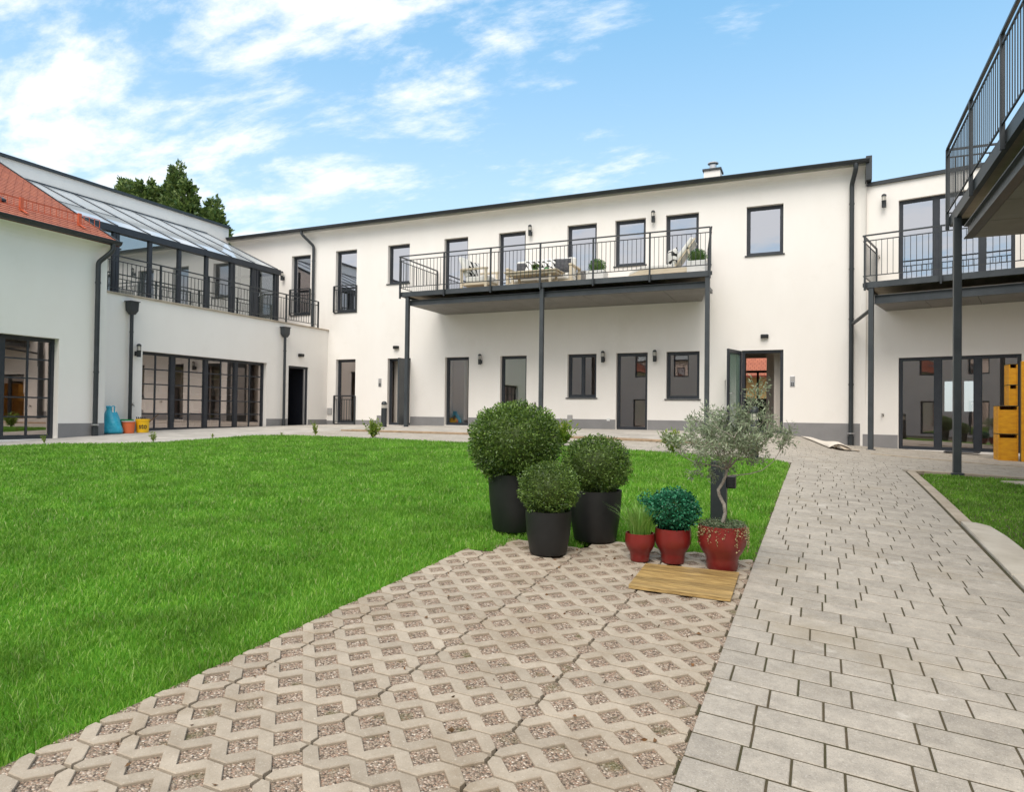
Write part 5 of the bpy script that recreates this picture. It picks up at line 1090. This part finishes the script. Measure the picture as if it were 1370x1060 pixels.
# armchair facing right
x, y = -9.35, 18.45; t = thing('armchair', (x, y, ZD), 'pale wooden armchair with white cushions at the left part of the balcony', 'armchair')
m = MB()
for yy in (y-.38, y+.38):
    m.box(x-.44, x-.36, yy-.03, yy+.03, ZD, ZD+.60); m.box(x+.36, x+.44, yy-.03, yy+.03, ZD, ZD+.60); m.box(x-.44, x+.46, yy-.045, yy+.045, ZD+.60, ZD+.65)
m.box(x-.42, x+.42, y-.35, y+.35, ZD+.16, ZD+.24); m.build('frame', 'wood', t, bevel=.006)
MB().box(x-.30, x+.46, y-.33, y+.33, ZD+.25, ZD+.42).build('seat_cushion', 'cushion', t, bevel=.04)
m = MB(); m.add([(x-.34, y-.33, ZD+.42), (x-.18, y-.33, ZD+.42), (x-.18, y+.33, ZD+.42), (x-.34, y+.33, ZD+.42), (x-.56, y-.33, ZD+1.0), (x-.44, y-.33, ZD+1.04), (x-.44, y+.33, ZD+1.04), (x-.56, y+.33, ZD+1.0)], [(0, 3, 2, 1), (4, 5, 6, 7), (0, 1, 5, 4), (1, 2, 6, 5), (2, 3, 7, 6), (3, 0, 4, 7)]); m.build('back_cushion', 'cushion', t, bevel=.03)
cushion('cushion', (x-.12, y-.1, ZD+.66), .46, .16, .44, R_(0), R_(72), 'pattern', 'black and white cushion on the armchair')
# sofa
x0, x1, y = -8.55, -6.45, 18.95; t = thing('garden_sofa', ((x0+x1)/2, y, ZD), 'wide wooden sofa with white cushions in the middle of the balcony', 'sofa')
m = MB(); m.box(x0, x1, y-.36, y+.40, ZD+.14, ZD+.22)
for xx in (x0+.02, x1-.10):
    m.box(xx, xx+.08, y-.40, y-.32, ZD, ZD+.62); m.box(xx, xx+.08, y+.34, y+.42, ZD, ZD+.62); m.box(xx-.01, xx+.09, y-.42, y+.44, ZD+.62, ZD+.67)
m.build('frame', 'wood', t, bevel=.006)
m = MB(); m.box(x0+.12, (x0+x1)/2-.01, y-.36, y+.3, ZD+.23, ZD+.42); m.box((x0+x1)/2+.01, x1-.12, y-.36, y+.3, ZD+.23, ZD+.42); m.build('seat_cushion', 'cushion', t, bevel=.04)
for a, b in ((x0+.12, x0+.72), (x0+.74, x1-.74), (x1-.72, x1-.12)): MB().box(a, b, y+.16, y+.36, ZD+.42, ZD+.98).build('back_cushion', 'cushion', t, bevel=.05)
cushion('cushion', (x0+.40, y+.0, ZD+.68), .46, .18, .46, R_(-18), R_(-5), 'darkcushion', 'dark grey cushion at the left end of the sofa')
cushion('cushion', (x0+.76, y-.08, ZD+.68), .50, .18, .48, R_(-20), R_(6), 'pattern', 'black and white cushion left on the sofa beside the dark grey one')
cushion('cushion', (x1-.86, y-.08, ZD+.68), .50, .18, .48, R_(-20), R_(-10), 'pattern', 'black and white cushion right of the middle of the sofa')
cushion('cushion', (x1-.42, y-.06, ZD+.70), .50, .18, .46, R_(-18), R_(8), 'darkcushion', 'dark grey cushion at the right end of the sofa')
# coffee table
x0, x1, y = -8.25, -6.65, 18.15; t = thing('coffee_table', ((x0+x1)/2, y, ZD), 'low slatted wooden coffee table before the sofa on the balcony', 'table')
m = MB()
for i in range(6): m.box(x0, x1, y-.36+i*.122, y-.36+i*.122+.112, ZD+.36, ZD+.39)
m.build('tabletop', 'wood', t)
MB().box(x0+.05, x1-.05, y-.31, y+.31, ZD+.29, ZD+.357).build('apron', 'wood', t)
for xx in (x0+.2, x1-.26):
    for yy in (y-.27, y+.21): MB().box(xx, xx+.06, yy, yy+.06, ZD, ZD+.29).build('leg', 'wood', t)
def planter(x, y, w, h, r, lb, name='planter', cat='planter'):
    t = thing(name, (x, y, ZD), lb, cat, 'white planters on the balcony'); MB().box(x-w/2, x+w/2, y-w/2, y+w/2, ZD, ZD+h).build('pot', 'white', t, bevel=.01)
    core((x, y, ZD+h+r*.55), r*.8, t, 'conifer'); ballfoliage((x, y, ZD+h+r*.55), r, 2500, .03, 'ball', t)
planter(-5.72, 18.55, .5, .36, .24, 'white square planter with a green ball plant right of the sofa'); planter(-2.95, 18.35, .46, .38, .23, 'white square planter with a green ball plant at the right end of the balcony')
t = thing('table_plant', (-7.45, 18.2, ZD+.39), 'small dark green plant in a little pot on the coffee table', 'potted plant'); MB().lathe((-7.45, 18.2, ZD+.392), [(.05, 0), (.07, .1), (.06, .1)], 14).build('pot', 'greenpl', t, smooth=40)
d = rng.normal(size=(500, 3)); d /= np.linalg.norm(d, axis=1)[:, None]; leaves('foliage', d*.08*rng.random((500, 1))+np.array([0, 0, .17]), d, .06, .3, 'box', t)
t = thing('table_pot', (-7.05, 18.1, ZD+.39), 'tiny green bowl right of the plant on the coffee table', 'bowl'); MB().lathe((-7.05, 18.1, ZD+.392), [(.03, 0), (.07, .05), (.075, .08), (.065, .08)], 16).build('bowl', 'greenpl', t, smooth=40); ballfoliage((-7.05, 18.1, ZD+.47), .05, 200, .03, 'box', t)
# lounger
x0, x1, y = -4.75, -3.1, 18.6; t = thing('sun_lounger', ((x0+x1)/2, y, ZD), 'white cushioned wooden sun lounger with raised back at the right part of the balcony', 'lounger')
m = MB(); m.add([(x0, y-.36, ZD+.12), (x0, y+.36, ZD+.12), (x0+.35, y+.36, ZD+.26), (x0+.35, y-.36, ZD+.26), (x0, y-.36, ZD+.0), (x0, y+.36, ZD+.0), (x0+.35, y+.36, ZD+.05), (x0+.35, y-.36, ZD+.05)], [(0, 3, 2, 1), (4, 5, 6, 7), (0, 4, 7, 3), (1, 2, 6, 5), (0, 1, 5, 4), (3, 7, 6, 2)])
m.box(x0+.35, x1-.05, y-.36, y+.36, ZD+.12, ZD+.25)
for xx in (x0+.45, x1-.2):
    for yy in (y-.34, y+.28): m.box(xx, xx+.06, yy, yy+.06, ZD, ZD+.12)
m.build('frame', 'wood', t, bevel=.005)
m = MB(); m.add([(x0, y-.34, ZD+.125), (x0, y+.34, ZD+.125), (x0+.35, y+.34, ZD+.265), (x0+.35, y-.34, ZD+.265), (x0+.02, y-.34, ZD+.22), (x0+.02, y+.34, ZD+.22), (x0+.35, y+.34, ZD+.37), (x0+.35, y-.34, ZD+.37)], [(0, 1, 2, 3), (7, 6, 5, 4), (0, 3, 7, 4), (1, 5, 6, 2), (0, 4, 5, 1)]); m.box(x0+.352, x1-.42, y-.34, y+.34, ZD+.26, ZD+.36); m.build('mattress', 'cushion', t, bevel=.02)
m = MB(); p, q = Vector((x1-.50, y, ZD+.30)), Vector((x1+.03, y, ZD+1.02)); m.bar(p, q, .68, .10, up=(1, 0, 0)); m.build('back_mattress', 'cushion', t, bevel=.03)
m = MB(); m.bar((x1-.1, y-.3, ZD+.80), (x1+.12, y-.3, ZD), .04); m.bar((x1-.1, y+.3, ZD+.80), (x1+.12, y+.3, ZD), .04); m.bar((x1-.44, y-.3, ZD+.27), (x1+.10, y-.3, ZD+1.0), .04); m.build('back_prop', 'wood', t)
cushion('cushion', (x1-.50, y-.2, ZD+.58), .46, .16, .42, 0, R_(-50), 'pattern', 'black and white cushion on the sun lounger')
